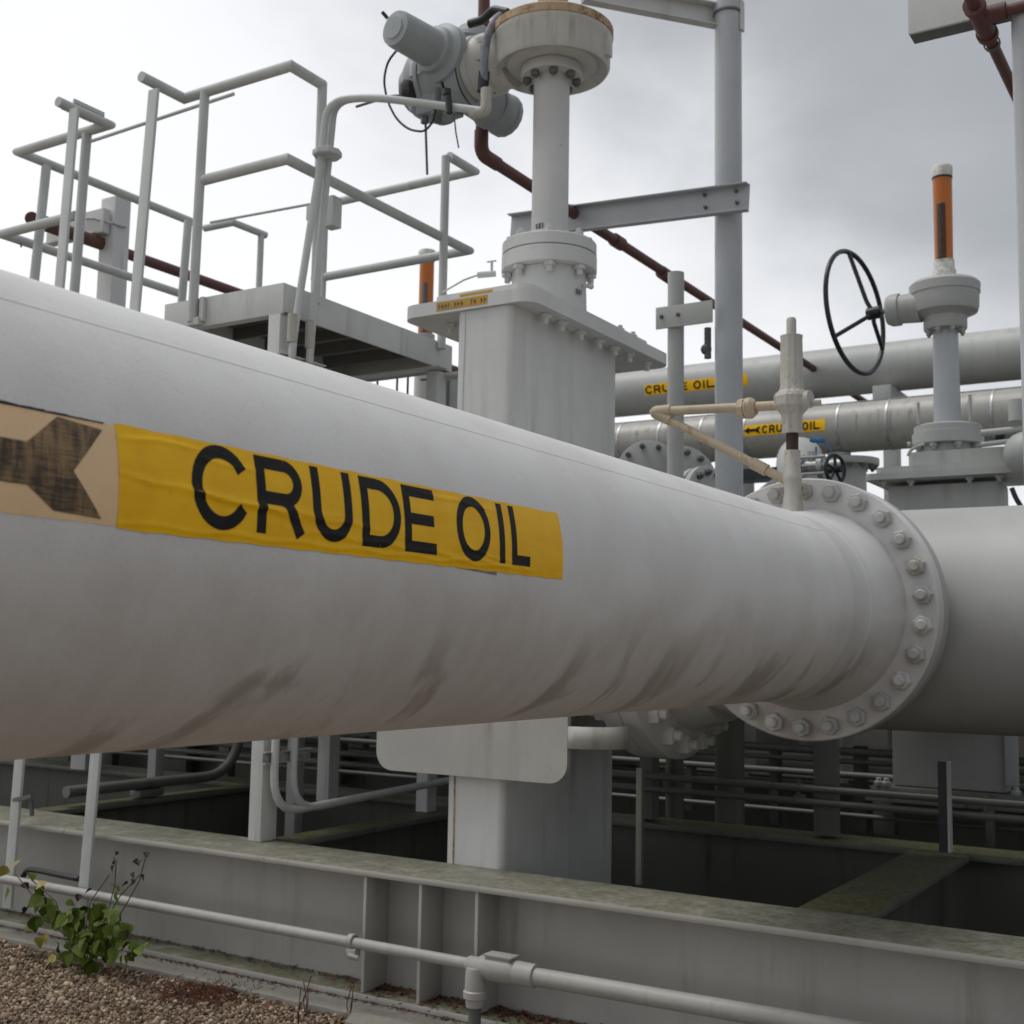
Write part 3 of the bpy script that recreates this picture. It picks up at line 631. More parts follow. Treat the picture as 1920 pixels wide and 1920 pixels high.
# ================================================================== posts and braces above
TPY = 7.12
tp = thing('tall_post', (-2.8, TPY, -.1), 'tall thick round pipe post standing right of the gate valve stem', 'post')
tx = (P(1338, 400, 'y', TPY).x + P(1394, 400, 'y', TPY).x)/2; tr_ = (P(1394, 400, 'y', TPY).x-P(1338, 400, 'y', TPY).x)/2*.86
part('pipe', MB().cyl((tx, TPY, 1.42), (tx, TPY, 6.6), tr_, tr_, 40), PAINTB, tp)
part('base_plate', MB().box((tx-.16, TPY-.16, 1.40), (tx+.16, TPY+.16, 1.419)), PAINT2, tp)
part('shaded_lower_leg', MB().cyl((tx, TPY, -.1), (tx, TPY, 1.399), tr_*1.02, tr_*1.02, 32), REARP, tp, 'lower leg with shade painted in')  # same post below the big pipe, its shade put into a darker paint
zb_ = Zat(1366, 18, tx, TPY-tr_)
part('band', MB().lathe([(tr_+.002, 0), (tr_+.009, .002), (tr_+.009, .012), (tr_+.002, .014)], (tx, TPY, zb_), (0, 0, 1), 40, False), DARKG, tp)
part('collar', MB().lathe([(tr_+.004, 0), (tr_+.004, .3)], (tx, TPY, zb_+.02), (0, 0, 1), 40, False), PAINTB, tp)
def channel(p0, p1, ht, dp, tk=.008, face=-1):
    """channel with its flat web towards the camera side (face along y)"""
    p0, p1 = Vector(p0), Vector(p1); m_ = MB(); d = (p1-p0).normalized(); sd_ = Vector((d.y, -d.x, 0)).normalized()*-face*-1
    m_.bar(p0, p1, tk, ht, bev=.0015)
    for s in (1, -1): m_.bar(p0+Vector((0, 0, s*(ht/2-tk/2)))-sd_*(dp/2+tk/2), p1+Vector((0, 0, s*(ht/2-tk/2)))-sd_*(dp/2+tk/2), dp, tk, bev=.0015)
    return m_
cy_ = TPY-tr_-.012
q0 = P(958, 428, 'y', cy_); q1 = P(1405, 371, 'y', cy_); zq = (q0.z+q1.z)/2
hq = (P(1390, 346, 'y', cy_).z-P(1390, 398, 'y', cy_).z)
br = thing('channel_brace', (-2.9, cy_, zq), 'grey steel channel bolted across the tall post and running behind the valve stem', 'brace')
part('channel', channel((q0.x, cy_, q0.z), (q1.x, cy_, q1.z), hq, .05), PAINTB, br)
nby = nutmesh('bolt', (0, -1, 0), .013, DARKG, .014, 1.6)
for (u, v) in ((1322, 366), (1324, 390), (1381, 359), (1383, 381)):
    p = P(u, v, 'y', cy_-.004); inst('bolt', nby, (p.x, cy_-.004, p.z), br)
part('bolt', MB().cyl(P(1072, 385, 'y', cy_-.02), P(1072, 398, 'y', cy_-.02), .02), DARKG, br)
ub = thing('upper_brace', (tx, TPY, zb_), 'sloping channel from the top edge of the picture to the head of the tall post', 'brace')
pe = P(1340, 34, 'y', TPY-.02); pz = pe.z
pa = P(1090, -14, 'z', pz)
part('channel', channel((pa.x, pa.y, pz), (pe.x, pe.y, pz), .15, .06), PAINT, ub)
part('lug', MB().box((tx+tr_+.002, TPY-.02, pz-.12), (tx+tr_+.014, TPY+.03, pz+.08)), PAINT, ub)
# right post with plate and red pipe
rp_ = thing('edge_post', (-.72, 5.02, BZ), 'round grey post cut by the right edge of the picture', 'post')
rx = P(1899, 150, 'y', 5.0).x
part('pipe', MB().cyl((rx+.055, 5.0, GZ), (rx+.055, 5.0, 4.07), .055, .055, 28), PAINTB, rp_)
pp0 = P(1703, 64, 'y', 4.95)
cpl = thing('cable_tray', (-.9, 4.96, pp0.z), 'flat sided grey steel tray at the top right corner', 'tray')
part('side_plate', MB().box((pp0.x, 4.95, pp0.z), (.8, 4.965, pp0.z+.30), .002), PAINT, cpl)
part('bottom_lip', MB().box((pp0.x+.001, 4.966, pp0.z), (.8, 5.05, pp0.z+.012), .002), DARKG, cpl)
zr = 3.98; ra = P(1846, 52, 'z', zr); 
rd = thing('red_pipe', (ra.x, ra.y, zr), 'dark red pipe with a threaded tee in the top right corner', 'pipe')
part('pipe', MB().cyl((ra.x, 3.2, zr), (ra.x, 7.4, zr), .024, .024, 16), REDP, rd)
part('pipe', MB().cyl((ra.x, 4.93, zr+.0), (.9, 4.93, zr), .022, .022, 16), REDP, rd)
part('tee', MB().cyl((ra.x, 4.83, zr), (ra.x, 5.09, zr), .036, .036, 16).cyl((ra.x, 4.93, zr), (ra.x+.10, 4.93, zr), .035, .035, 16).cyl((ra.x, 4.82, zr), (ra.x, 4.85, zr), .043).cyl((ra.x, 5.07, zr), (ra.x, 5.10, zr), .043), REDP, rd)
part('strap', MB().lathe([(.028, 0), (.034, .002), (.034, .02), (.028, .022)], (ra.x, 5.17, zr), (0, 1, 0), 20, False), DARKG, rd)
# red pipe across the middle
rm = thing('red_pipe', (-3.9, 6.3, 4.35), 'dark red pipe dropping behind the actuator then running away to the right', 'pipe')
part('pipe', MB().tube([(-3.9, 5.87, 5.7), (-3.9, 5.87, 4.36), (-3.9, 15.5, 4.30)], .036, .10, 16), REDP, rm)
part('elbow', MB().tube([(-3.9, 5.87, 4.50), (-3.9, 5.87, 4.36), (-3.9, 6.05, 4.36)], .043, .10, 16), REDP, rm)
part('coupling', MB().cyl(P(1240, 510, 'x', -3.9), P(1262, 525, 'x', -3.9), .05), REDP, rm)
part('coupling', MB().cyl((-3.9, 7.6, 4.35), (-3.9, 7.72, 4.35), .048), REDP, rm)
rl = thing('red_pipe', (-8, 6.8, 4.65), 'dark red pipe behind the left hand guard rails', 'pipe')
part('pipe', MB().cyl((-8, 6.05, 4.65), (-8, 12, 4.65), .045, .045, 16), REDP, rl)
part('valve_end', MB().cyl((-8, 5.95, 4.66), (-8, 6.1, 4.66), .06, .06, 16).cyl((-8, 6.1, 4.66), (-8, 6.5, 4.66), .05, .05, 12), REDP, rl)
part('end_disc', MB().cyl(P(60, 410, 'y', 6.0), P(72, 418, 'y', 6.3), .055), REDP, rl)

# small post with clamp plate
sx_, sy_ = -3.15, 7.0
sp1 = thing('small_post', (sx_, sy_, BZ), 'slim grey pipe post behind the tall post with a flat clamp plate', 'post')
zt1 = Zat(1272, 512, sx_, sy_)
part('pipe', MB().cyl((sx_, sy_, 1.42), (sx_, sy_, zt1), .052, .052, 24), PAINT2, sp1)
part('shaded_lower_leg', MB().cyl((sx_, sy_, -.1), (sx_, sy_, 1.419), .055, .055, 24), REARP, sp1, 'lower leg with shade painted in')  # shade on the lower part of the post put into its paint
part('clamp_plate', MB().box((P(1230, 600, 'y', 6.93).x, 6.925, 3.46), (P(1336, 600, 'y', 6.93).x, 6.938, 3.60), .003), PAINT2, sp1)
for u in (1240, 1271): p = P(u, 598, 'y', 6.92); part('bolt', MB().nut((p.x, 6.925, 3.535), (0, -1, 0), .014), DARKG, sp1)
part('dark_fitting', MB().cyl(P(1327, 615, 'y', 7.1), P(1327, 672, 'y', 7.1), .022).ball(P(1324, 655, 'y', 7.1), .035), DARKG, sp1)

# ================================================================== platform and guard rails
PX0, PX1, PY0, PY1, PZ = -5.27, -4.38, 4.74, 6.31, 3.345
pf = thing('work_platform', (-4.43, 4.79, BZ), 'raised steel platform with pipe guard rails left of the gate valve', 'platform')
part('front_channel', MB().box((PX0, PY0, PZ-.165), (PX1, PY0+.012, PZ), .002).box((PX0, PY0+.012, PZ-.165), (PX1, PY0+.06, PZ-.155)), PAINT, pf)
part('side_channel', MB().box((PX1-.012, PY0+.0125, PZ-.165), (PX1, PY1, PZ), .002), PAINT, pf)
part('side_channel', MB().box((PX0, PY0+.0125, PZ-.165), (PX0+.012, PY1, PZ), .002), PAINT, pf)
part('rear_channel', MB().box((PX0+.0125, PY1-.012, PZ-.165), (PX1-.0125, PY1-.0005, PZ), .002), PAINT, pf)
part('deck_plate', MB().box((PX0+.0125, PY0+.0125, PZ-.02), (PX1-.0125, PY1-.0125, PZ-.004)), DARKG, pf)
for yy in np.linspace(5.0, 6.1, 5): part('joist', MB().box((PX0+.013, yy-.01, PZ-.09), (PX1-.013, yy+.01, PZ-.021)), DARKG, pf)
part('rear_angle', MB().box((PX0+.02, 6.1, PZ-.175), (PX1+.05, 6.2, PZ-.166)).box((PX1-.1, 6.25, PZ-.20), (PX1+.10, 6.37, PZ-.18)), PAINT, pf)
part('column', MB().box((-4.475, PY0-.003, BZ+.001), (PX1-.013, PY0+.115, PZ-.1651), .004), PAINT, pf)
part('column', MB().box((-4.475, 6.17, BZ+.001), (PX1-.013, 6.27, PZ-.18), .004), PAINT, pf)
part('column', MB().box((PX0+.013, 6.17, BZ+.001), (PX0+.11, 6.27, PZ-.18), .004), PAINT, pf)
RT, RM, RR = 4.54, 4.02, .030
def rail(pts, par, r=RR, lbl=None): return part('rail', MB().tube(pts, r, 0, 14), RAILP, par, lbl)
def post(p0, p1, par, r=.027): return part('post', MB().cyl(p0, p1, r, r, 14), RAILP, par)
rail([(-5.19, 4.42, RT), (-5.19, 4.735, RT), (-4.385, 4.735, RT), (-4.385, 5.0, RT)], pf)
rail([(-5.02, 4.735, RM), (-4.385, 4.735, RM), (-4.385, 6.47, RM), (-5.70, 6.47, RM)], pf)
rail([(-4.34, 6.17, RT), (-4.34, 6.45, RT), (-5.62, 6.45, RT)], pf)
post((-5.60, 6.46, PZ-.05), (-5.60, 6.46, RT), pf, .022)
post((-5.02, 4.715, PZ-.14), (-5.02, 4.73, RT), pf); post((-4.385, 5.0, PZ-.05), (-4.385, 4.995, RT+.01), pf)
post((-4.36, 6.16, PZ-.05), (-4.36, 6.16, RT), pf); pass
part('clamp', MB().box((-5.05, 4.70, PZ-.16), (-4.96, 4.738, PZ-.12)).box((-4.97, 4.715, PZ-.14), (-4.94, 4.739, PZ-.005)), PAINT, pf)
# rail section left of the ladder gap
lr = thing('guard_rail', (-6.3, 4.74, 3.3), 'separate guard rail loop at the far left, above the big pipe', 'railing')
rail([(-5.86, 4.40, RT), (-5.86, 4.765, RT), (-6.70, 4.765, RT), (-6.70, 6.25, RT)], lr)
rail([(-6.12, 4.765, RM), (-6.82, 4.765, RM), (-6.82, 6.27, RM)], lr)
def pst(a, c, ya, yb, par, wdt=None):
    p0 = P(*a, 'y', ya); p1 = P(*c, 'y', yb)
    if wdt: return part('post', MB().bar(p0, p1, wdt, .03, (0, 1, 0), .003), RAILP, par)
    return part('post', MB().cyl(p0, p1, .030, .030, 14), RAILP, par)
pst((87, 312), (50, 660), 4.95, 4.80, lr); pst((353, 414), (338, 600), 6.1, 6.1, lr)
pst((163, 252), (132, 640), 4.765, 4.765, lr)
brl = thing('guard_rail', P(490, 600, 'y', 7.3), 'short piece of bent guard rail with a single post, just behind the platform', 'railing')
b1_, b2_, b3_ = P(384, 428, 'z', 4.54), P(437, 417, 'z', 4.54), P(498, 441, 'z', 4.54)
rail([b1_, b2_, b3_], brl, .027); b4_ = b2_.lerp(b3_, .86); part('post', MB().cyl((b4_.x, b4_.y, 2.9), b4_, .024, .024, 14), RAILP, brl)
dk = part('landing_plate', MB().box((-6.86, 4.82, 3.16), (-5.30, 6.30, 3.18), .003), DARKG, lr); part('landing_edge', MB().box((-6.87, 4.805, 3.08), (-5.29, 4.819, 3.20), .002), RAILP, lr)
for px1_ in (-6.80, -5.50): part('column', MB().box((px1_-.04, 6.20, GZ), (px1_+.04, 6.28, 3.159), .003), PAINT2, lr)
part('lug', MB().box((-5.99, 4.52, RT+.03), (-5.87, 4.74, RT+.045), .002).box((-5.885, 4.52, RT+.0), (-5.87, 4.74, RT+.07), .002), RAILP, lr)
part('latch_rod', MB().cyl(P(170, 265, 'y', 5.0), P(438, 176, 'y', 5.0), .011), RAILP, lr)
part('bolt', MB().cyl(P(38, 455, 'y', 4.77), P(40, 463, 'y', 4.77), .006), DARKG, lr)
# two long slanting flat posts of the ladder
for (a, m1, c, lb) in (((140, 203), None, (14, 1702), 'left one of two long slanting flat posts, passing behind the big pipe'), ((289, 168), None, (155, 1703), 'right one of two long slanting flat posts, standing beside the green weed')):
    top = P(*a, 'y', 4.45); bot = P(*c, 'y', 4.38)
    lp = solo('ladder_post', MB().bar(bot, top, .072, .018, (0, 1, 0), .003), RAILP, tuple(bot), lb, 'post', 'slanting flat posts at the left')
# thick box post far left with a bracket
bl = thing('square_post', (-7.95, 6.5, BZ), 'thick square grey post behind the left guard rails with a bolted bracket', 'post')
part('column', MB().box((-8.03, 6.5, BZ), (-7.86, 6.66, 5.04), .005), PAINT, bl)
bb0 = P(95, 405, 'y', 6.45)
part('bracket', MB().box((bb0.x, 6.42, 4.72), (-7.90, 6.49, 4.92), .004).box((bb0.x, 6.40, 4.72), (-7.98, 6.42, 4.735)), PAINT, bl)
part('u_bolt', MB().tube([(-8.1, 6.41, 4.86), (-8.0, 6.39, 4.84), (-7.86, 6.46, 4.80), (-7.84, 6.6, 4.80)], .009, .03, 8), GALV, bl)

# conduits up the column and over to the actuator
CXc = -4.335
cnd = []
for k, (yo, lb) in enumerate(((4.76, 'front one of two grey conduits climbing the platform column to the actuator'), (4.90, 'rear one of two grey conduits climbing the platform column to the actuator'))):
    t_ = thing('conduit', (CXc, yo, .61), lb, 'conduit', 'pair of conduits on the platform column')
    zt_ = 4.42-.03*k
    e1 = P(905, 208, 'y', 5.12+.1*k)
    part('pipe', MB().tube([(CXc, 6.9, .66), (CXc, yo+.0, .60), (CXc+.01, yo, 3.0), P(602+14*k, 300, 'y', 4.88+.06*k), P(613+14*k, 188, 'y', 4.92+.06*k), P(700, 182, 'y', 4.98+.08*k), e1], .021, .20, 12), RAILP, t_)
    part('coupling', MB().cyl((CXc+.01, yo, 3.02), (CXc+.01, yo, 3.17), .027), PAINTW, t_)
    part('strap', MB().lathe([(.024, 0), (.03, .003), (.03, .03), (.024, .033)], (CXc+.01, yo, 2.90), (0, 0, 1), 16, False), RUSTY, t_)
    cnd.append(t_)
e1 = P(905, 208, 'y', 5.12)
part('elbow', MB().tube([e1+Vector((-.07, 0, .0)), e1+Vector((.02, .0, -.005)), e1+Vector((.02, 0, .115))], .029, .03, 14), PAINTW, cnd[0])
part('clamp_knob', MB().cyl(P(838, 168, 'y', 5.05), P(838, 178, 'y', 5.05), .022).cyl(P(840, 180, 'y', 5.05), P(843, 212, 'y', 5.05), .017), BLACK, cnd[0])
pc = P(602, 285, 'y', 4.85)
part('clamp', MB().lathe([(.075, 0), (.08, .006), (.08, .03), (.07, .036)], (pc.x, 4.90, pc.z-.01), (0, 0, 1), 8), RAILP, cnd[0])
for zz, ln in ((2.93, .22), (.88, .22)):
    part('support_channel', MB().box((CXc-.030, 4.70, zz-.03), (CXc-.026, 4.70+.36, zz+.03)).box((CXc-.026, 4.70, zz+.024), (CXc-.008, 5.06, zz+.03)).box((CXc-.026, 4.70, zz-.03), (CXc-.008, 5.06, zz-.024)), GALV if zz < 2 else PAINT, cnd[1])
jb = thing('junction_box', (-4.3, 5.1, 4.0), 'small grey plate box clamped behind the platform corner post', 'box')
pj0 = P(612, 372, 'y', 5.15); pj1 = P(627, 425, 'y', 5.15)
part('box', MB().box((pj0.x, 5.12, pj1.z), (pj1.x+.01, 5.2, pj0.z), .006), RAILP, jb)
part('bracket', MB().box((P(577, 380, 'y', 5.15).x, 5.14, Zat(590, 400, -4.4, 5.15)), (pj0.x, 5.17, Zat(590, 372, -4.4, 5.15)), .003), RAILP, jb)
part('wire', MB().cyl(P(395, 417, 'y', 5.2), P(580, 383, 'y', 5.15), .008), RAILP, jb)

# ================================================================== relief valve on the big pipe
RX, RY = PAX, 5.04
def rz(v): return Zat(1488, v, RX, RY)
rv = thing('relief_valve', (RX, RY, PAZ+PR), 'cream painted relief valve on a short riser on top of the big pipe', 'valve')
TANP = paint('tarnished_tan_paint', (.46, .38, .27), dirt=(.24, .13, .06), dirt_amt=1., rust=.7, scale=4)
part('riser', MB().lathe([(.047, 2.0), (.04, rz(935)), (.036, rz(925)), (.036, rz(905)), (.04, rz(900)), (.04, rz(890)), (.034, rz(886)), (.034, rz(845))], (RX, RY, 0), (0, 0, 1), 24), PAINTW, rv)
part('nipple', MB().lathe([(.026, rz(846)), (.026, rz(812))], (RX, RY, 0), (0, 0, 1), 16), simple('bare_rusty_steel', (.05, .022, .016), .7), rv, 'dark rusty bare nipple')
part('inlet_nut', MB().lathe([(.044, rz(813)), (.046, rz(808)), (.046, rz(782)), (.05, rz(776)), (.055, rz(770))], (RX, RY, 0), (0, 0, 1), 8), PAINTW, rv, smooth=20)
part('valve_body', MB().lathe([(.05, rz(776)), (.075, rz(762)), (.078, rz(745)), (.07, rz(738)), (.055, rz(733)), (.05, rz(725)), (.047, rz(636)), (.049, rz(630)), (.03, rz(629))], (RX, RY, 0), (0, 0, 1), 12), PAINTW, rv, smooth=25)
part('side_plug', MB().cyl((RX, RY, rz(752)), (RX+.085, RY-.01, rz(752)), .042, .038, 16).cyl((RX+.08, RY, rz(758)), (RX+.125, RY, rz(758)), .01), PAINTW, rv)
part('spring_cap', MB().lathe([(.021, rz(630)), (.021, rz(600)), (.017, rz(596))], (RX, RY, 0), (0, 0, 1), 16), PAINTW, rv)
zo = rz(758); ex = P(1228, 772, 'y', RY); zo2 = ex.z
part('outlet_pipe', MB().cyl((RX-.05, RY, zo), (ex.x, RY, zo2), .0215, .0215, 16), TANP, rv)
px_ = P(1397, 764, 'y', RY).x
part('union', MB().lathe([(.036, -.03), (.045, -.025), (.045, 0)], (px_, RY, zo), (1, 0, 0), 8, True).lathe([(.042, .003), (.047, .01), (.047, .03), (.032, .05)], (px_, RY, zo), (1, 0, 0), 20), TANP, rv, smooth=20)
dn = Vector((RX+.0, RY+.05, rz(908)))
part('elbow', MB().tube([(ex.x+.08, RY, zo2), (ex.x-.01, RY, zo2), Vector((ex.x, RY, zo2)).lerp(dn, .12)], .027, .03, 14), TANP, rv)
part('drain_pipe', MB().cyl((ex.x, RY, zo2-.005), dn, .020, .020, 16), TANP, rv)
m0 = Vector((ex.x, RY, zo2-.005)).lerp(dn, .70); m1_ = Vector((ex.x, RY, zo2-.005)).lerp(dn, .80)
part('coupling', MB().cyl(m0, m1_, .027, .027, 14), TANP, rv)

# ================================================================== handwheel valve behind the header
WX, WY = PAX, 8.0
def wz(v, dr=0.): 
    r_ = CAM_R @ _dir(1772, v); return CAMH + (math.hypot(WX, WY)-dr)*r_.z/math.hypot(r_.x, r_.y)
hv = thing('handwheel_valve', (WX, WY, .6), 'grey gate valve with black handwheel and amber position indicator, upper right', 'valve')
bx0, bx1 = P(1664, 920, 'y', 7.82).x, P(1873, 920, 'y', 7.82).x
part('body', MB().box((bx0, 7.82, .65), (bx1, 8.14, wz(905, .2)), .02), PAINT2, hv)
zp0 = P(1760, 893, 'y', 7.68).z; zp1 = P(1760, 868, 'y', 7.68).z
hp = part('bonnet_plate', MB().rplate(P(1620, 900, 'y', 7.68).x, P(1925, 888, 'y', 7.68).x, 7.68, 8.32, zp0, (zp0+zp1)/2, .05), PAINT2, hv)
part('upper_plate', MB().rplate(P(1640, 900, 'y', 7.72).x, P(1905, 888, 'y', 7.72).x, 7.72, 8.28, (zp0+zp1)/2+.0005, zp1, .05), PAINT2, hv)
part('step_block', MB().rplate(P(1702, 860, 'y', 7.8).x, P(1890, 860, 'y', 7.8).x, 7.78, 8.2, zp1+.0005, wz(845, .2), .05), PAINT2, hv)
nh = nutmesh('bolt', (0, 0, -1), .024, PAINT2, .025, .6)
for u in (1656, 1708, 1818, 1874): inst('bolt', nh, (P(u, 900, 'y', 7.74).x, 7.74, zp0), hp)
w0, w1, w2 = wz(826, .22), wz(803, .22), wz(789, .2)
part('neck', MB().lathe([(.165, wz(846, .2)), (.16, w0)], (WX, WY, 0), (0, 0, 1), 36), PAINT2, hv)
hf = part('flange', MB().lathe([(.16, w0), (.212, w0), (.216, w0+.004), (.216, w1-.002), (.205, w1+.001), (.205, w2-.01), (.19, w2), (.1, w2+.005)], (WX, WY, 0), (0, 0, 1), 44), PAINT2, hv)
nuts('bolt', nh, (WX, WY, w0), (0, 0, 1), .188, 8, hf, .25)
part('eye_bolt', MB().cyl((WX-.145, WY-.14, w2), (WX-.145, WY-.14, w2+.14), .01), PAINT2, hf); part('eye_bolt', MB().cyl((WX+.16, WY-.1, w2), (WX+.16, WY-.1, w2+.17), .01), PAINT2, hf)
part('grease_nipple', MB().cyl((WX-.23, WY-.08, w1-.06), (WX-.21, WY-.08, w1-.06), .015), PAINT2, hv)
part('pipe_loop', MB().tube([P(1702, 855, 'y', 7.7), P(1708, 843, 'y', 7.7), P(1722, 836, 'y', 7.7), P(1733, 833, 'y', 7.7)], .01, .02, 8), PAINT2, hv)
w3, w4 = wz(612, .1), wz(597, .1)
part('stem_column', MB().lathe([(.083, w2), (.076, w3+.01)], (WX, WY, 0), (0, 0, 1), 32), PAINTB, hv)
g0, g1, g2, g3 = wz(585, .15), wz(572, .2), wz(536, .22), wz(518, .22)
gh = part('gear_housing', MB().lathe([(.08, w3), (.128, w3), (.133, w3+.01), (.133, w4+.01), (.137, g0), (.175, g0+.025), (.198, g1), (.207, g1+.03), (.21, g2), (.216, g2+.005), (.218, g3), (.20, g3+.02), (.075, g3+.04)], (WX, WY, 0), (0, 0, 1), 48), PAINT2, hv)
nhs = nutmesh('bolt', (0, 0, -1), .018, PAINT2, .02, .6); nuts('bolt', nhs, (WX, WY, w3), (0, 0, 1), .110, 8, gh, .2)
zh = (g1+g2)/2-.01
part('shaft_housing', MB().cyl((WX-.14, WY-.05, zh), (WX-.27, WY-.05, zh), .10, .092, 28).lathe([(.075, 0), (.105, .0), (.105, .05), (.09, .08), (.05, .085)], (WX-.27, WY-.05, zh), (-1, 0, 0), 28), PAINT2, hv)
hx = WX-.42
part('shaft', MB().cyl((WX-.34, WY-.05, zh), (hx+.02, WY-.05, zh), .016), DARKG, hv)
ya = rad(10); hn = Vector((math.cos(ya), -math.sin(ya), .03)).normalized(); hh = Vector((math.sin(ya), math.cos(ya), 0)); hvv = Vector((-.06, .0, 1)).normalized()
hb_ = Vector((hx, WY-.05, zh)); hc = hb_ - hn*.15 + Vector((0, 0, .03))
hwh = part('handwheel', MB().tube([hc + hh*.41*math.cos(2*PI*i/56) + hvv*.41*math.sin(2*PI*i/56) for i in range(56)], .0165, 0, 12, True), BLACKP, hv, 'black three spoke handwheel')
part('hub', MB().cyl(hb_+hn*.03, hb_-hn*.06, .042, .042, 12), BLACKP, hwh)
for a in (95, 215, 335):
    e_ = hh*math.cos(rad(a)) + hvv*math.sin(rad(a))
    part('spoke', MB().tube([hb_-hn*.02, hb_-hn*.06+e_*.08, hc+e_*.41], .0145, .03, 10), BLACKP, hwh)
i0, i1, i2, i3 = wz(506, .02), wz(489), wz(336), wz(312)
part('indicator_base', MB().lathe([(.073, g3+.035), (.073, i0), (.066, i0+.01), (.064, i1)], (WX, WY, 0), (0, 0, 1), 28), WHITEP, hv)
part('indicator_tube', MB().lathe([(.057, i1), (.061, i2)], (WX, WY, 0), (0, 0, 1), 28), AMBER, hv, 'translucent amber tube')
part('position_rod', MB().lathe([(.028, 0), (.028, wz(388)-i1), (.022, wz(386)-i1)], (WX, WY-.048, i1+.002), (0, 0, 1), 14), simple('rod_dark_brown', (.075, .035, .02), .6), hv)  # plain dark brown rod at the amber tube
part('seal', MB().lathe([(.063, i2), (.065, i2+.012)], (WX, WY, 0), (0, 0, 1), 28), BLACK, hv)
part('indicator_cap', MB().lathe([(.064, i2+.0125), (.066, i3-.01), (.06, i3)], (WX, WY, 0), (0, 0, 1), 28), WHITEP, hv)
lb_ = part('lower_plate', MB().box((P(1622, 1480, 'y', 7.7).x, 7.7, .56), (P(1940, 1480, 'y', 7.7).x, 8.25, .595), .004).box((P(1632, 1480, 'y', 7.74).x, 7.74, .60), (P(1925, 1480, 'y', 7.74).x, 8.2, .648), .004), LOWP_, hv)
nd_ = nutmesh('bolt', (0, 0, 1), .03, PAINT2, .03, .6)
for u in (1648, 1662, 1905): inst('bolt', nd_, (P(u, 1470, 'y', 7.76).x, 7.76, .648), lb_)
part('side_bar', MB().box((P(1884, 1400, 'y', 7.8).x, 7.79, .7), (P(1908, 1400, 'y', 7.8).x, 7.83, 1.1), .003), PAINTB, hv)
part('body_pipe', MB().lathe([(.40, -1.2), (.40, -.0), (.40, 2.5)], (WX, 8.2, PAZ), (0, 1, 0), 48), PAINT2, hv)

# second valve indicator behind the platform
t2 = thing('indicator_valve', (-6.19, 8.5, BZ), 'second valve stem with amber indicator tube, partly hidden behind the platform rails', 'valve')
zi = lambda v: Zat(800, v, -6.18, 8.5)
part('indicator_cap', MB().lathe([(.075, zi(488)), (.078, zi(474)), (.07, zi(470))], (-6.19, 8.5, 0), (0, 0, 1), 24), WHITEP, t2)
part('indicator_tube', MB().lathe([(.064, zi(628)), (.064, zi(488))], (-6.19, 8.5, 0), (0, 0, 1), 24), AMBER, t2)
part('position_rod', MB().lathe([(.027, zi(625)), (.027, zi(534))], (-6.17, 8.455, 0), (0, 0, 1), 12), DARKG, t2)
part('stem_column', MB().lathe([(.09, 1.), (.085, zi(628))], (-6.19, 8.5, 0), (0, 0, 1), 24), PAINT2, t2)
part('housing', MB().lathe([(.20, zi(800)), (.21, zi(712)), (.14, zi(706))], (-6.0, 8.5, 0), (0, 0, 1), 32), PAINT2, t2)
t3 = thing('back_pipe_riser', (-5.7, 8.2, BZ), 'vertical grey riser with a small tap, seen under the platform', 'pipe')
xr = P(806, 740, 'y', 8.2).x
part('pipe', MB().cyl((xr, 8.2, BZ), (xr, 8.2, 3.75), .125, .125, 28), PAINT2, t3)
part('tap', MB().cyl(P(790, 711, 'y', 8.0), P(835, 708, 'y', 8.0), .015).ball(P(814, 710, 'y', 8.0), .035).cyl(P(840, 690, 'y', 8.0), P(838, 762, 'y', 8.0), .02), DARKG, t3)
for u in (708, 745, 765):
    p0 = P(u, 706, 'y', 7.0); p1 = P(u-2, 760, 'y', 7.0)
    solo('hanging_cable', MB().cyl(p0, p1+Vector((0, 0, -1.2)), .008), BLACK, tuple(p0), {708: 'leftmost thin black cable hanging under the platform', 745: 'middle thin black cable hanging under the platform', 765: 'rightmost thin black cable hanging under the platform'}[u], 'cable', 'cables hanging under the platform')

# ================================================================== far pipes
def farpipe(name, elev, R_, half, x0, x1, mat, label):
    dist = R_/math.sin(rad(half)); y = dist*math.cos(rad(elev)); z = CAMH+dist*math.sin(rad(elev))
    t_ = thing(name, (-3, y, z), label, 'pipe'); part('pipe_shell', MB().lathe([(R_, 0), (R_, x1-x0)], (x0, y, z), (1, 0, 0), 56), mat, t_); return t_, y, z, R_
F1, f1y, f1z, f1r = farpipe('far_pipe', 13.12, .25, 1.135, -14, 6, PAINT2, 'upper one of two far pipes, smooth grey, yellow CRUDE OIL label behind the posts')
F2, f2y, f2z, f2r = farpipe('far_pipe', 10.50, .215, 1.15, -13, 6, INSUL, 'lower one of two far pipes, banded insulation, small yellow arrow label')
def pipe_fn(y, z, R_, th0, x0):
    def f(s, h, l): a = th0 + h/R_; return (x0+s, y-(R_+.002+l*12)*math.cos(a), z+(R_+.002+l*12)*math.sin(a))
    return f
def lift(fn, e): 
    def f(s, h, l): return fn(s, h, l+e)
    return f
xa, xb = P(1212, 705, 'y', f1y-.2).x, P(1405, 690, 'y', f1y-.2).x
Wd = xb-xa; fn1 = pipe_fn(f1y, f1z, f1r, rad(-8), xa)
sA = part('yellow_label', surf([[(0, -.06), (Wd, -.06), (Wd, .06), (0, .06)]], fn1, None, .02), YEL, F1)
cw = Wd*.72/8.6; spec = []; s = .012
for ch in 'CRUDE OIL':
    if ch == ' ': s += cw*.6; continue
    wd_ = cw*.35 if ch == 'I' else cw*.86; spec.append((ch, s, s+wd_)); s += wd_+cw*.16
spec.append(('>', Wd*.80, Wd*.95))
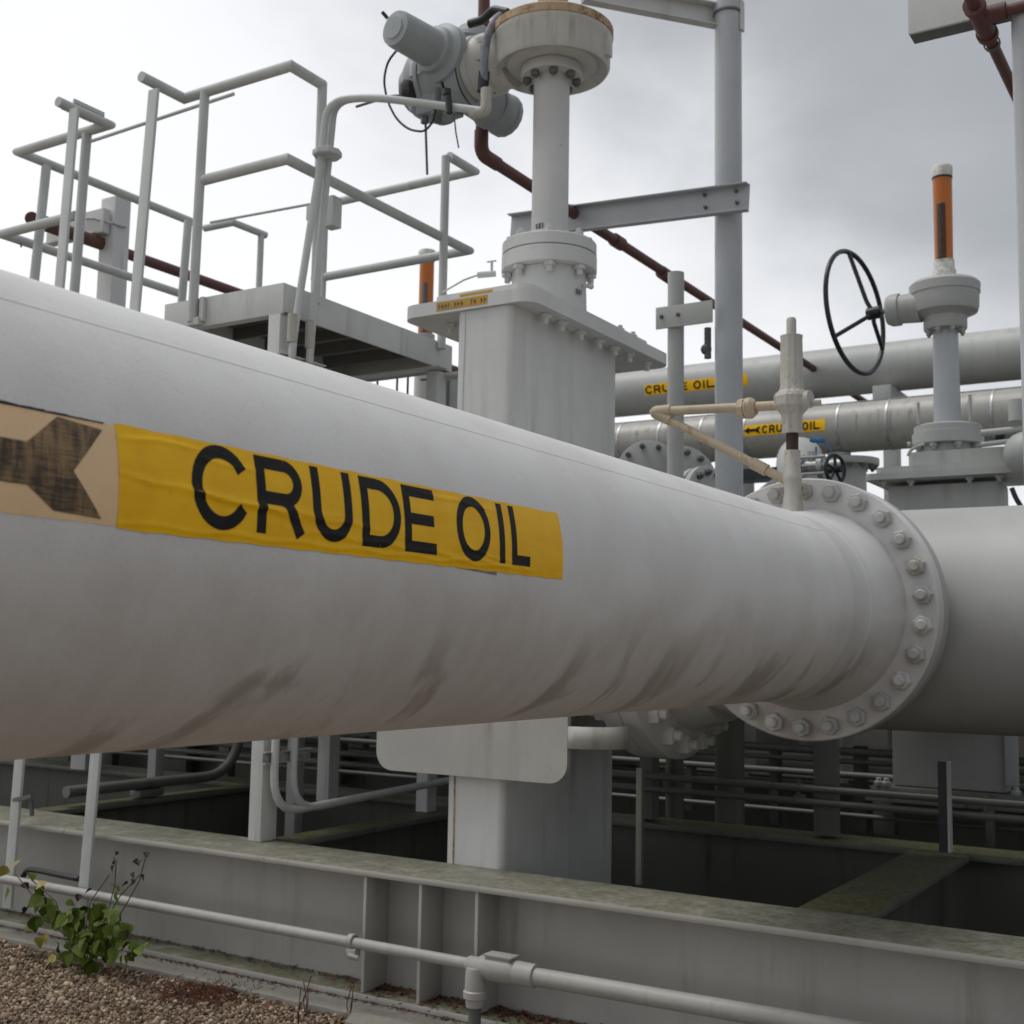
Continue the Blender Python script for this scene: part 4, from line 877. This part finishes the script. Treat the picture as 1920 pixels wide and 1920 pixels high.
for q_ in spec: part('letter' if q_[0] != '>' else 'arrow', surf(word([q_], .085, .017), lambda s, h, l: fn1(s, h-.0425, l+.0003), None, .02), PRINT, sA)
xa, xb = P(1394, 805, 'y', f2y-.2).x, P(1548, 795, 'y', f2y-.2).x
Wd = xb-xa; fn2 = pipe_fn(f2y, f2z, f2r, rad(2), xa)
sB = part('yellow_label', surf([[(0, -.05), (Wd, -.05), (Wd, .05), (0, .05)]], fn2, None, .02), YEL, F2)
cw = Wd*.74/8.6; spec = []; s = Wd*.24
for ch in 'CRUDE OIL':
    if ch == ' ': s += cw*.6; continue
    wd_ = cw*.35 if ch == 'I' else cw*.86; spec.append((ch, s, s+wd_)); s += wd_+cw*.16
arrow2 = [[(.01, 0), (.06, .03), (.06, .015), (.06, -.015), (.06, -.03)], [(.06, .012), (.12, .012), (.12, -.012), (.06, -.012)], [(.12, .012), (.15, .03), (.165, .03), (.145, 0), (.165, -.03), (.15, -.03), (.12, -.012)]]
fl2 = lambda s, h, l: fn2(s, h-.035, l+.0003)
for q_ in spec: part('letter', surf(word([q_], .07, .014), fl2, None, .02), PRINT, sB)
part('arrow', surf([[(a, b_+.035) for a, b_ in q] for q in arrow2], fl2, None, .02), PRINT, sB)
bandm = MB().lathe([(f2r+.001, 0), (f2r+.006, .003), (f2r+.006, .02), (f2r+.001, .023)], (0, 0, 0), (1, 0, 0), 40, False).mesh('band', GALV)
x = -12.4
while x < 5:
    inst('band', bandm, (x, f2y, f2z), F2); x += .42
jk = MB().box((-6, f2y-.06, f2z+f2r-.004), (4, f2y-.045, f2z+f2r+.004)); part('jacket_seam', jk, INSUL, F2)
# supports for the far pipes
sup = []
for k, (u, lb) in enumerate(((1510, 'pipe support frame behind the relief valve, carrying the far pipes'), (1672, 'pipe support frame left of the handwheel valve column'), (480, 'pipe support frame behind the platform'))):
    xx = P(u, 800, 'y', f1y).x
    t_ = thing('pipe_support', (xx, f1y, GZ), lb, 'support', 'frames carrying the far pipes')
    part('post', MB().box((xx-.07, f1y-.07, GZ), (xx+.07, f1y+.07, f1z-f1r-.17), .004), PAINT2, t_)
    part('cross_beam', MB().box((xx-.09, f1y-.35, f1z-f1r-.17), (xx+.09, f1y+.3, f1z-f1r-.002), .004), PAINT2, t_)
    part('post', MB().cyl((xx, f2y, GZ), (xx, f2y, f2z-f2r-.002), .10, .10, 20), PAINT2, t_)
bs = thing('dark_beam', (-3, 9.9, 2.9), 'black horizontal beam crossing behind the tall post, above the big pipe', 'beam')
db0 = P(1250, 893, 'y', 9.6); db1 = P(1475, 875, 'y', 9.6)
part('beam', MB().box((db0.x-.6, 9.5, db0.z-.09), (db1.x+.05, 9.7, db0.z+.005)), BLACKP, bs)

# flanged stubs and small valves seen between the posts
def xflange(u, v, y, R_, label, nb_=12, ln=.5, ax=(1, 0, 0)):
    c = P(u, v, 'y', y); t_ = thing('flanged_stub', c, label, 'flange'); A_ = Vector(ax)
    f_ = part('flange', MB().lathe([(R_*.6, -.06), (R_*.65, -.05), (R_, -.045), (R_, 0), (R_*.98, .003)], c, ax, 40), PAINT2, t_)
    part('pipe', MB().lathe([(R_*.6, 0), (R_*.6, ln)], c-A_*(ln+.05), ax, 28), PAINT2, t_)
    part('second_flange', MB().lathe([(R_, 0), (R_, .045)], c-A_*.115, ax, 40), PAINT2, t_)
    nn_ = nutmesh('bolt', ax, R_*.09, DARKG, .03); nuts('bolt', nn_, c+A_*.003, ax, R_*.83, nb_, f_, .1)
    return t_
xflange(1282, 905, 8.8, .29, 'bolted flange behind the slim post, above the big pipe', 12, .5, (.75, -.66, 0))
xflange(1215, 885, 7.6, .22, 'smaller bolted flange left of the slim post, above the big pipe', 10, .6, (.3, -.95, 0))
xflange(1335, 950, 8.2, .30, 'lumpy bolted flange just over the top line of the big pipe', 14, .5, (.9, -.2, .1))
xflange(1490, 970, 9.0, .33, 'bolted flange left of the relief valve riser', 14, .8, (.55, -.83, 0))
# vertical neck and round flange right of relief valve
nk = thing('flanged_riser', (-2.6, 9.2, 1.5), 'short vertical riser with a wide round flange, behind the bolted flange top', 'pipe')
c = P(1585, 880, 'y', 9.2)
part('pipe', MB().cyl((c.x, 9.2, 1.0), (c.x, 9.2, c.z+.02), .155, .155, 32), PAINT2, nk)
nf_ = part('flange', MB().lathe([(.16, 0), (.245, .0), (.25, .01), (.25, .05), (.15, .055)], (c.x, 9.2, c.z+.02), (0, 0, 1), 40), PAINT2, nk)
nuts('bolt', nutmesh('bolt', (0, 0, -1), .022, DARKG), (c.x, 9.2, c.z+.02), (0, 0, 1), .215, 14, nf_)
el = thing('pipe_elbow', P(1500, 870, 'y', 9.6), 'pale grey pipe elbow behind the relief valve riser', 'pipe')
part('elbow', MB().tube([P(1500, 862, 'y', 9.9), P(1500, 872, 'y', 9.6), P(1500, 960, 'y', 9.6)], .19, .1, 28), PAINT2, el)
bv = thing('ball_valve', P(1530, 860, 'y', 7.2), 'small grey valve with bright blue lever handle', 'valve')
cb_ = P(1530, 875, 'y', 7.2)
part('body', MB().cyl(cb_+Vector((-.11, 0, 0)), cb_+Vector((.16, 0, 0)), .04, .04, 16).cyl(cb_+Vector((-.10, 0, 0)), cb_+Vector((-.07, 0, 0)), .075, .075, 20).cyl(cb_+Vector((.02, 0, 0)), cb_+Vector((.05, 0, 0)), .075, .075, 20).cyl(cb_+Vector((-.02, 0, 0)), cb_+Vector((-.02, 0, .09)), .03), GALV, bv)
for dz in (-.05, 0, .05):
    part('bolt', MB().cyl(cb_+Vector((-.12, -.06, dz)), cb_+Vector((.07, -.06, dz)), .009), PAINT2, bv)
hb = P(1530, 838, 'y', 7.2)
part('stem', MB().cyl((hb.x, 7.2, cb_.z), hb, .006), BLUE, bv)
part('lever_handle', MB().bar(P(1520, 826, 'y', 7.2), P(1546, 826, 'y', 7.2), .05, .022, bev=.004), BLUE, bv)
part('lever_wire', MB().tube([P(1546, 828, 'y', 7.2), P(1556, 840, 'y', 7.2), P(1562, 855, 'y', 7.2)], .004, .02), BLUE, bv)
bw = thing('small_handwheel', P(1566, 882, 'y', 7.1), 'small black handwheel beside the blue handled valve', 'handwheel')
cw_ = P(1566, 880, 'y', 7.1); axw = Vector((.93, -.36, 0)); s1_, u1_, _d = frame(axw)
part('rim', MB().tube([cw_ + (s1_*math.cos(2*PI*i/30)+u1_*math.sin(2*PI*i/30))*.085 for i in range(30)], .012, 0, 8, True), BLACKP, bw)
part('hub', MB().cyl(cw_-axw*.05, cw_+axw*.05, .022), BLACKP, bw)
for i in range(5):
    a = 2*PI*i/5+.3; part('spoke', MB().cyl(cw_, cw_+(s1_*math.cos(a)+u1_*math.sin(a))*.085, .009), BLACKP, bw)
sv = thing('side_fitting', P(1915, 780, 'y', 7.0), 'pale fitting and thin tubes cut by the right edge beside the handwheel valve', 'fitting')
part('body', MB().cyl(P(1906, 790, 'y', 7.6), P(1906, 750, 'y', 7.6), .045, .045, 16).ball(P(1925, 850, 'y', 7.6), .13), PAINT2, sv)
part('tube', MB().cyl(P(1840, 812, 'y', 7.6), P(1918, 804, 'y', 7.6), .02).cyl(P(1840, 834, 'y', 7.6), P(1918, 824, 'y', 7.6), .016), PAINT2, sv)
part('valve_bonnet', MB().cyl(P(1885, 818, 'y', 7.7), P(1868, 820, 'y', 7.7), .035), BLACKP, sv)
solo('hose', MB().tube([P(1897, 915, 'y', 7.4), P(1905, 935, 'y', 7.4), P(1915, 950, 'y', 7.4), P(1925, 980, 'y', 7.4)], .014, .04, 8), BLACK, tuple(P(1897, 915, 'y', 7.4)), 'short black hose at the right edge above the header pipe', 'hose')

# ================================================================== rear rails, posts and pipes in the dark under the big pipe
def xpipe(v0, y, r_, label, grp, x0=-14, x1=5, mat=REARP, u0=1400, nm_='low_pipe'):
    z = P(u0, v0, 'y', y).z
    return solo(nm_, MB().cyl((x0, y, z), (x1, y, z), r_, r_, 16), mat, (u0*0-3, y, z), label, 'pipe', grp)
G1 = 'thin pipes running through the pit'
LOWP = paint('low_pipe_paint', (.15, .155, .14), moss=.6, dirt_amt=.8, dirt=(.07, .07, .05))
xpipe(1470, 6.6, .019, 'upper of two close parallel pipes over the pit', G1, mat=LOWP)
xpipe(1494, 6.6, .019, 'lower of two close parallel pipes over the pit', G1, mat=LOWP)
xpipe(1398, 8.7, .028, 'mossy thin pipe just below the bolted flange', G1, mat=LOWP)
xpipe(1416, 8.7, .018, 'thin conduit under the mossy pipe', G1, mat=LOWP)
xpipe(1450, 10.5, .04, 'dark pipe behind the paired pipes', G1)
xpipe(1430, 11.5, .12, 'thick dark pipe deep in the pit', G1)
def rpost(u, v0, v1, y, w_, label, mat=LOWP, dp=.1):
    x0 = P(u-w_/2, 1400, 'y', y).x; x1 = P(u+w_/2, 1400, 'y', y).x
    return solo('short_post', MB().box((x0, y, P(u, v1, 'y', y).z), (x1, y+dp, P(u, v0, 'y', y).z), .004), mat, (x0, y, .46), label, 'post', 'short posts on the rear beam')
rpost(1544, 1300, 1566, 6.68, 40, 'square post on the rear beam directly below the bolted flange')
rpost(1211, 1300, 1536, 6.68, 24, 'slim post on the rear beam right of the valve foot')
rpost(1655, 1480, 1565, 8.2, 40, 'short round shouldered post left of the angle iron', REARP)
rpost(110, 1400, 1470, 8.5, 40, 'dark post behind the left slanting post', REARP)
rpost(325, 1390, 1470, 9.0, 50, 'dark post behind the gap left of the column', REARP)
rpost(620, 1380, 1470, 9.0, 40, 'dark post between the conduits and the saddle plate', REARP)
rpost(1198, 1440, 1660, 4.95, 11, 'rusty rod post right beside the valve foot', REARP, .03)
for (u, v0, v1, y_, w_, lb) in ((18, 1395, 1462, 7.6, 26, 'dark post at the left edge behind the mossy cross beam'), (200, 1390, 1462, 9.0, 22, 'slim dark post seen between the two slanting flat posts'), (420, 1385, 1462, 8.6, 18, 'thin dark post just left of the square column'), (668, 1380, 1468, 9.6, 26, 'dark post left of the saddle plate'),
        (1290, 1440, 1520, 8.6, 14, 'thin dark post below the branch flanges'), (1450, 1395, 1545, 8.9, 16, 'thin dark post left of the post under the big flange'), (1610, 1400, 1560, 9.0, 22, 'dark post left of the shade-toned valve foot plates'), (1850, 1495, 1590, 7.6, 12, 'thin dark post near the right edge of the pit')):
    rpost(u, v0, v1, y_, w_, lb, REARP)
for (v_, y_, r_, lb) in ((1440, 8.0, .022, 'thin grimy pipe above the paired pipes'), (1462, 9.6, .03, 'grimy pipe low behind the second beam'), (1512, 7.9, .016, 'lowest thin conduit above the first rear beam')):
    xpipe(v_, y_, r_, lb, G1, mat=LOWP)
for (u, v_, y_, lb) in ((600, 1452, 8.2, 'small rusty bracket behind the conduits'), (1500, 1478, 6.62, 'small clamp on the paired pipes'), (1250, 1465, 6.62, 'small clamp on the paired pipes by the slim post'), (1850, 1510, 6.62, 'small clamp on the paired pipes at the right')):
    c_ = P(u, v_, 'y', y_); bk = MB().box((c_.x-.03, y_-.03, c_.z-.055), (c_.x+.03, y_+.02, c_.z-.035), .003).box((c_.x-.012, y_-.028, c_.z-.034), (c_.x+.012, y_-.02, c_.z+.05), .003)
    solo('pipe_clamp', bk, LOWP, tuple(c_), lb, 'clamp', 'clamps in the pit')
pb = MB()
for i in range(1500):
    x_, y_ = random.uniform(-6.2, .5), random.uniform(4.95, 8.8); rr = random.uniform(.01, .05); a0 = random.uniform(0, 6)
    pb.b.faces.new([pb.b.verts.new((x_+rr*random.uniform(.4, 1)*math.cos(a0+k_*1.3), y_+rr*random.uniform(.4, 1)*math.sin(a0+k_*1.3), GZ+.004+random.uniform(0, .02))) for k_ in range(4)])
solo('pit_litter', pb, simple('wet_leaf_litter', (.06, .04, .02), .7, 0, .6, 20), (-3, 6, GZ), kind='stuff', label='wet dead leaves scattered over the dark pit floor', cat='litter', smooth=0)
ai = thing('angle_iron', (-1.6, 6.5, .46), 'dark vertical angle iron with a pale edge crossing the paired pipes', 'angle')
x0 = P(1758, 1450, 'y', 6.45).x; x1 = P(1781, 1450, 'y', 6.45).x
part('dark_leg', MB().box((x0, 6.45, P(1768, 1597, 'y', 6.45).z), (x1-.015, 6.46, P(1768, 1428, 'y', 6.45).z)), BLACKP, ai)
part('pale_leg', MB().box((x1-.014, 6.44, P(1768, 1597, 'y', 6.45).z), (x1-.004, 6.50, P(1768, 1428, 'y', 6.45).z)), PAINT, ai)
# runs along y hidden by the big pipe, added to shade the pit
k = 0
for (x, z, r_, lb) in ((-5.72, 1.5, .40, 'added unseen pipe running back behind the left slanting post'), (-7.4, 1.5, .40, 'second added unseen pipe running back at the far left'), (-9.4, 1.5, .40, 'third added unseen pipe running back at the far left')):
    solo('unseen_parallel_pipe', MB().lathe([(r_, 0), (r_, 11.)], (x, 5.0, z), (0, 1, 0), 32), PAINT2, (x, 7.2, z), lb, 'pipe', 'unseen pipes running back, added to shade the pit')
for (y, z, r_, lb) in ((6.52, 1.55, .33, 'nearest unseen pipe added across behind the valve body'), (8.62, 1.5, .42, 'unseen pipe added across just behind the handwheel valve body'), (9.6, 1.42, .42, 'unseen pipe added across behind the pit'), (11.6, 1.5, .45, 'second unseen pipe added across behind the pit'), (13.6, 1.3, .6, 'largest unseen pipe, added at the back of the pit')):
    solo('unseen_crossing_pipe', MB().lathe([(r_, 0), (r_, 22. if y > 7 else 14.6)], (-17, y, z), (1, 0, 0), 40), REARP, (-6, y, z), lb, 'pipe', 'unseen crossing pipes added to shade the pit')  # added pipes, out of view, keep skylight off the pit
solo('added_rear_wall', MB().box((-25, 15.2, GZ), (12, 15.5, 2.1), .01), CONC, (-5, 15.2, GZ), 'low grey concrete wall added behind the pipework to block horizon light', 'wall')  # added wall, blocks low skylight from behind the pipes
for (u0, v0, u1, v1, r_, lb) in ((0, 1500, 172, 1487, .03, 'left'),):
    a = P(60, 1492, 'z', .55); 
    t_ = thing('bent_pipe', (a.x, a.y, .55), 'dim pipe running back and bending up, behind the slanting posts', 'pipe')
    b1 = P(395, 1452, 'z', .55)
    part('pipe', MB().tube([(a.x, 5.0, .55), (a.x, b1.y+.1, .55), (a.x, b1.y+.25, 1.1)], .035, .25, 14), LOWP, t_)
    part('saddle', MB().box((a.x-.05, b1.y-.75, .47), (a.x+.05, b1.y-.55, .515), .01), LOWP, t_)

# ================================================================== conduit along the front of the beam
cz0 = P(240, 1688, 'y', 4.33).z; cz = .18
fc = thing('beam_conduit', (-4, 4.33, cz), 'pale conduit run fixed along the face of the front beam, with a junction fitting', 'conduit')
x_j = P(900, 1812, 'y', 4.33).x; CONP = paint('conduit_pale_paint', (.37, .36, .335), rust=.3, dirt_amt=.5, scale=3)
part('pipe', MB().cyl((-9, 4.33, .192), (x_j-.02, 4.33, .173), .0235, .0235, 18), CONP, fc)
part('pipe', MB().cyl((x_j+.10, 4.33, .168), (3.5, 4.33, .205), .035, .035, 20), CONP, fc)
part('junction_body', MB().lathe([(.028, -.06), (.034, -.05), (.034, -.01), (.046, .01), (.050, .05), (.050, .15), (.044, .17)], (x_j, 4.33, .172), (1, 0, 0), 24), CONP, fc)
part('tee_leg', MB().lathe([(.036, .17), (.041, .15), (.042, .085), (.048, .08), (.048, .055), (.040, .05), (.036, .02)], (x_j-.005, 4.305, 0), (0, 0, 1), 24), CONP, fc)
part('cover', MB().box((x_j+.035, 4.295, .222), (x_j+.165, 4.365, .232), .003).box((x_j+.045, 4.30, .205), (x_j+.155, 4.36, .222)), CONP, fc)
part('collar', MB().lathe([(.044, 0), (.047, .004), (.045, .09), (.036, .093)], (x_j+.17, 4.33, .171), (1, 0, 0), 24), CONP, fc)
part('drop_pipe', MB().cyl((x_j-.005, 4.305, .03), (x_j-.005, 4.305, GZ), .026, .026, 16), DARKG, fc)
xc = P(660, 1775, 'y', 4.33).x
part('pipe_clamp', MB().lathe([(.026, -.015), (.032, -.012), (.032, .012), (.026, .015)], (xc, 4.33, .18), (1, 0, 0), 18, False).box((xc-.01, 4.30, .12), (xc+.04, 4.34, .155), .005).cyl((xc+.01, 4.29, .13), (xc+.05, 4.31, .12), .012), CONP, fc)
solo('black_cable', MB().tube([P(40, 1650, 'y', 4.40), P(50, 1630, 'y', 4.40), P(70, 1632, 'y', 4.40), P(147, 1648, 'y', 4.40), P(165, 1652, 'y', 4.55)], .014, .03, 10), BLACK, tuple(P(50, 1628, 'y', 4.40)), 'short thick black cable above the conduit at the lower left', 'cable')
solo('post_clip', MB().bar(P(28, 1500, 'y', 4.36), P(62, 1492, 'y', 4.36), .03, .02).cyl(P(58, 1500, 'y', 4.4), P(60, 1530, 'y', 4.4), .012), DARKG, tuple(P(30, 1495, 'y', 4.36)), 'dark clip fixed on the left slanting post above the beam', 'clip')
solo('broken_slab', MB().prism([(-3.35, 4.16, 0+GZ), (-2.78, 4.13, GZ), (-2.70, 4.28, GZ), (-2.95, 4.302, GZ), (-3.42, 4.302, GZ)], (0, 0, .035)), CONC, (-3.1, 4.2, GZ), 'low flat slab of concrete against the footing, bottom centre', 'slab')

lt = MB()
def flake(p, sz):
    a = random.uniform(0, 6.28); tl = random.uniform(-.6, .6); n_ = random.choice((4, 5, 6)); c_, s__ = math.cos(tl), math.sin(tl); vs_ = []
    for k_ in range(n_):
        b_ = a+2*PI*k_/n_; rr = sz*random.uniform(.5, 1.1)*(1.6 if k_ == 0 else 1); vs_.append(lt.b.verts.new((p[0]+rr*math.cos(b_), p[1]+rr*math.sin(b_)*c_, p[2]+.003+rr*.4+rr*math.sin(b_)*s__)))
    lt.b.faces.new(vs_)
for i in range(2600):
    x_ = random.uniform(-6.5, -1.0); q = random.random()
    if q < .45: flake((x_, 4.44+random.gauss(0, .012)-.0, -.101), random.uniform(.003, .010))
    elif q < .75: flake((x_, 4.62-abs(random.gauss(0, .03)), -.07), random.uniform(.003, .012))
    else: flake((x_, random.uniform(4.1, 4.31), GZ+.008), random.uniform(.004, .014))
for x_, n_ in ((-3.42, 120), (-3.12, 90), (-2.72, 160), (-2.3, 200)):
    for i in range(n_): flake((x_+random.gauss(0, .09), 4.60-abs(random.gauss(0, .07)), -.07), random.uniform(.004, .014))
solo('leaf_litter', lt, DRYG, (-3, 4.4, -.1), kind='stuff', label='brown dead leaf crumbs along the foot of the front beam', cat='litter', smooth=0)

# ================================================================== weeds
def leaf_mesh(name, L_, mat, fold=.18):
    m_ = MB(); n = 7; rows = []
    for i in range(n+1):
        f = i/n; w_ = L_*.47*math.sin(PI*min(1, f**.62*.98+.02))*(1-.15*f); zc_ = -L_*.22*f*f
        rows.append([m_.b.verts.new((-w_, L_*f, zc_+w_*fold)), m_.b.verts.new((0, L_*f, zc_)), m_.b.verts.new((w_, L_*f, zc_+w_*fold))])
    for A, B in zip(rows, rows[1:]):
        m_.b.faces.new((A[0], A[1], B[1], B[0])); m_.b.faces.new((A[1], A[2], B[2], B[1]))
    return m_.mesh(name, mat, smooth=80)
LM = [leaf_mesh('leaf', .085, LEAF), leaf_mesh('leaf', .066, LEAF, .35), leaf_mesh('leaf', .052, LEAF, .1), leaf_mesh('leaf', .062, LEAFY), leaf_mesh('leaf', .038, LEAFB, .6)]
wy = 4.16
wd = thing('leafy_weed', P(170, 1800, 'y', wy), 'green broad leaved weed growing from the gravel in front of the beam, lower left', 'plant')
def w_at(u, v, dy=0): return P(u, v, 'y', wy+dy)
stems = [[(160, 1800), (140, 1770), (95, 1730), (70, 1690), (30, 1640)], [(160, 1800), (120, 1740), (105, 1690), (60, 1650)], [(165, 1800), (160, 1740), (170, 1690), (205, 1640)],
         [(170, 1800), (190, 1740), (225, 1680), (262, 1640)], [(165, 1800), (200, 1770), (245, 1760)], [(150, 1800), (140, 1790), (120, 1760)], [(170, 1795), (205, 1700), (215, 1660), (218, 1612)], [(180, 1790), (240, 1690), (262, 1650), (272, 1610)]]
for i, st_ in enumerate(stems):
    part('stem', MB().tube([w_at(u, v, .03*math.sin(i*2+j)) for j, (u, v) in enumerate(st_)], .0028, .02, 6), STEMG, wd)
clus = [(18, 1678, 'g'), (52, 1648, 'g'), (14, 1632, 'y'), (40, 1620, 'y'), (85, 1660, 'y'), (95, 1690, 'g'), (75, 1700, 'g'), (70, 1675, 'g'), (100, 1710, 'g'), (60, 1730, 'g'), (85, 1725, 'g'), (115, 1740, 'g'), (90, 1755, 'y'), (75, 1765, 'y'), (125, 1720, 'g'), (140, 1745, 'g'),
        (150, 1735, 'g'), (165, 1760, 'g'), (185, 1730, 'g'), (200, 1745, 'g'), (215, 1735, 'g'), (160, 1780, 'g'), (180, 1775, 'g'), (200, 1770, 'g'), (220, 1760, 'g'), (230, 1745, 'g'), (125, 1790, 'g'), (110, 1800, 'y'), (120, 1805, 'g'), (165, 1805, 'g'), (150, 1790, 'g'),
        (240, 1785, 'g'), (250, 1775, 'g'), (235, 1795, 'g'), (215, 1680, 'g'), (212, 1668, 'g'), (185, 1690, 'g'), (180, 1705, 'g'), (160, 1720, 'g'), (205, 1715, 'g'), (195, 1755, 'g'), (175, 1745, 'g'), (145, 1765, 'g'), (135, 1775, 'g'),
        (40, 1670, 'b'), (45, 1665, 'b'), (160, 1690, 'b'), (150, 1688, 'b'), (172, 1680, 'b'), (215, 1605, 'b'), (218, 1618, 'b'), (216, 1632, 'b'), (245, 1655, 'b'), (250, 1645, 'b'), (242, 1668, 'b'), (266, 1628, 'b'), (272, 1606, 'b'), (254, 1625, 'b'), (40, 1708, 'b'), (75, 1715, 'b'), (275, 1648, 'b'), (232, 1752, 'b'), (195, 1798, 'b'), (80, 1690, 'b')]
cl2 = clus + [(u+random.uniform(-22, 22), v+random.uniform(-16, 16), 'g') for (u, v, k_) in clus*3 if k_ == 'g' and u > 60 and v > 1690] 
for (u, v, k_) in cl2:
    me_ = random.choice(LM[:3]) if k_ == 'g' else (LM[3] if k_ == 'y' else LM[4])
    p = w_at(u+random.uniform(-5, 5), v-10+random.uniform(-4, 4), random.uniform(-.09, .07))
    inst('leaf', me_, p, wd, Euler((random.uniform(-1.5, -.1), random.uniform(-.7, .7), random.uniform(-1.5, 1.5)+PI+.5)))
dw = MB()
for i in range(900):
    f = random.gauss(0, .5); c = P(385+f*85, 1866+random.gauss(0, 10), 'z', GZ+.005)
    a = random.uniform(0, 2*PI); tl = random.uniform(-.1, 1.1); ln = random.uniform(.02, .075)
    d = Vector((math.cos(a)*math.cos(tl), math.sin(a)*math.cos(tl), abs(math.sin(tl))*.8)); dw.tube([c, c+d*ln*.5+Vector((0, 0, .006)), c+d*ln], .0014, 0, 4)
solo('dry_weed', dw, DRYG, tuple(P(385, 1870, 'z', GZ)), 'low clump of dead red brown weed on the gravel', 'plant', kind='stuff', smooth=0)
for kx, (u, v, lb) in enumerate(((572, 1905, 'thin dry twig standing in the gravel left of the broken slab'), (655, 1912, 'second thin dry twig, in front of the broken slab'), (560, 1930, 'third dry twig at the bottom edge'))):
    b0 = P(u, v, 'z', GZ); tw = MB()
    for j in range(3): tw.tube([b0, b0+Vector((random.uniform(-.02, .02), 0, .06)), b0+Vector((random.uniform(-.03, .03), 0, .11+.03*j))], .0022, .01, 5)
    solo('dry_twig', tw, DRYG, tuple(b0), lb, 'twig', 'dry twigs at the bottom')
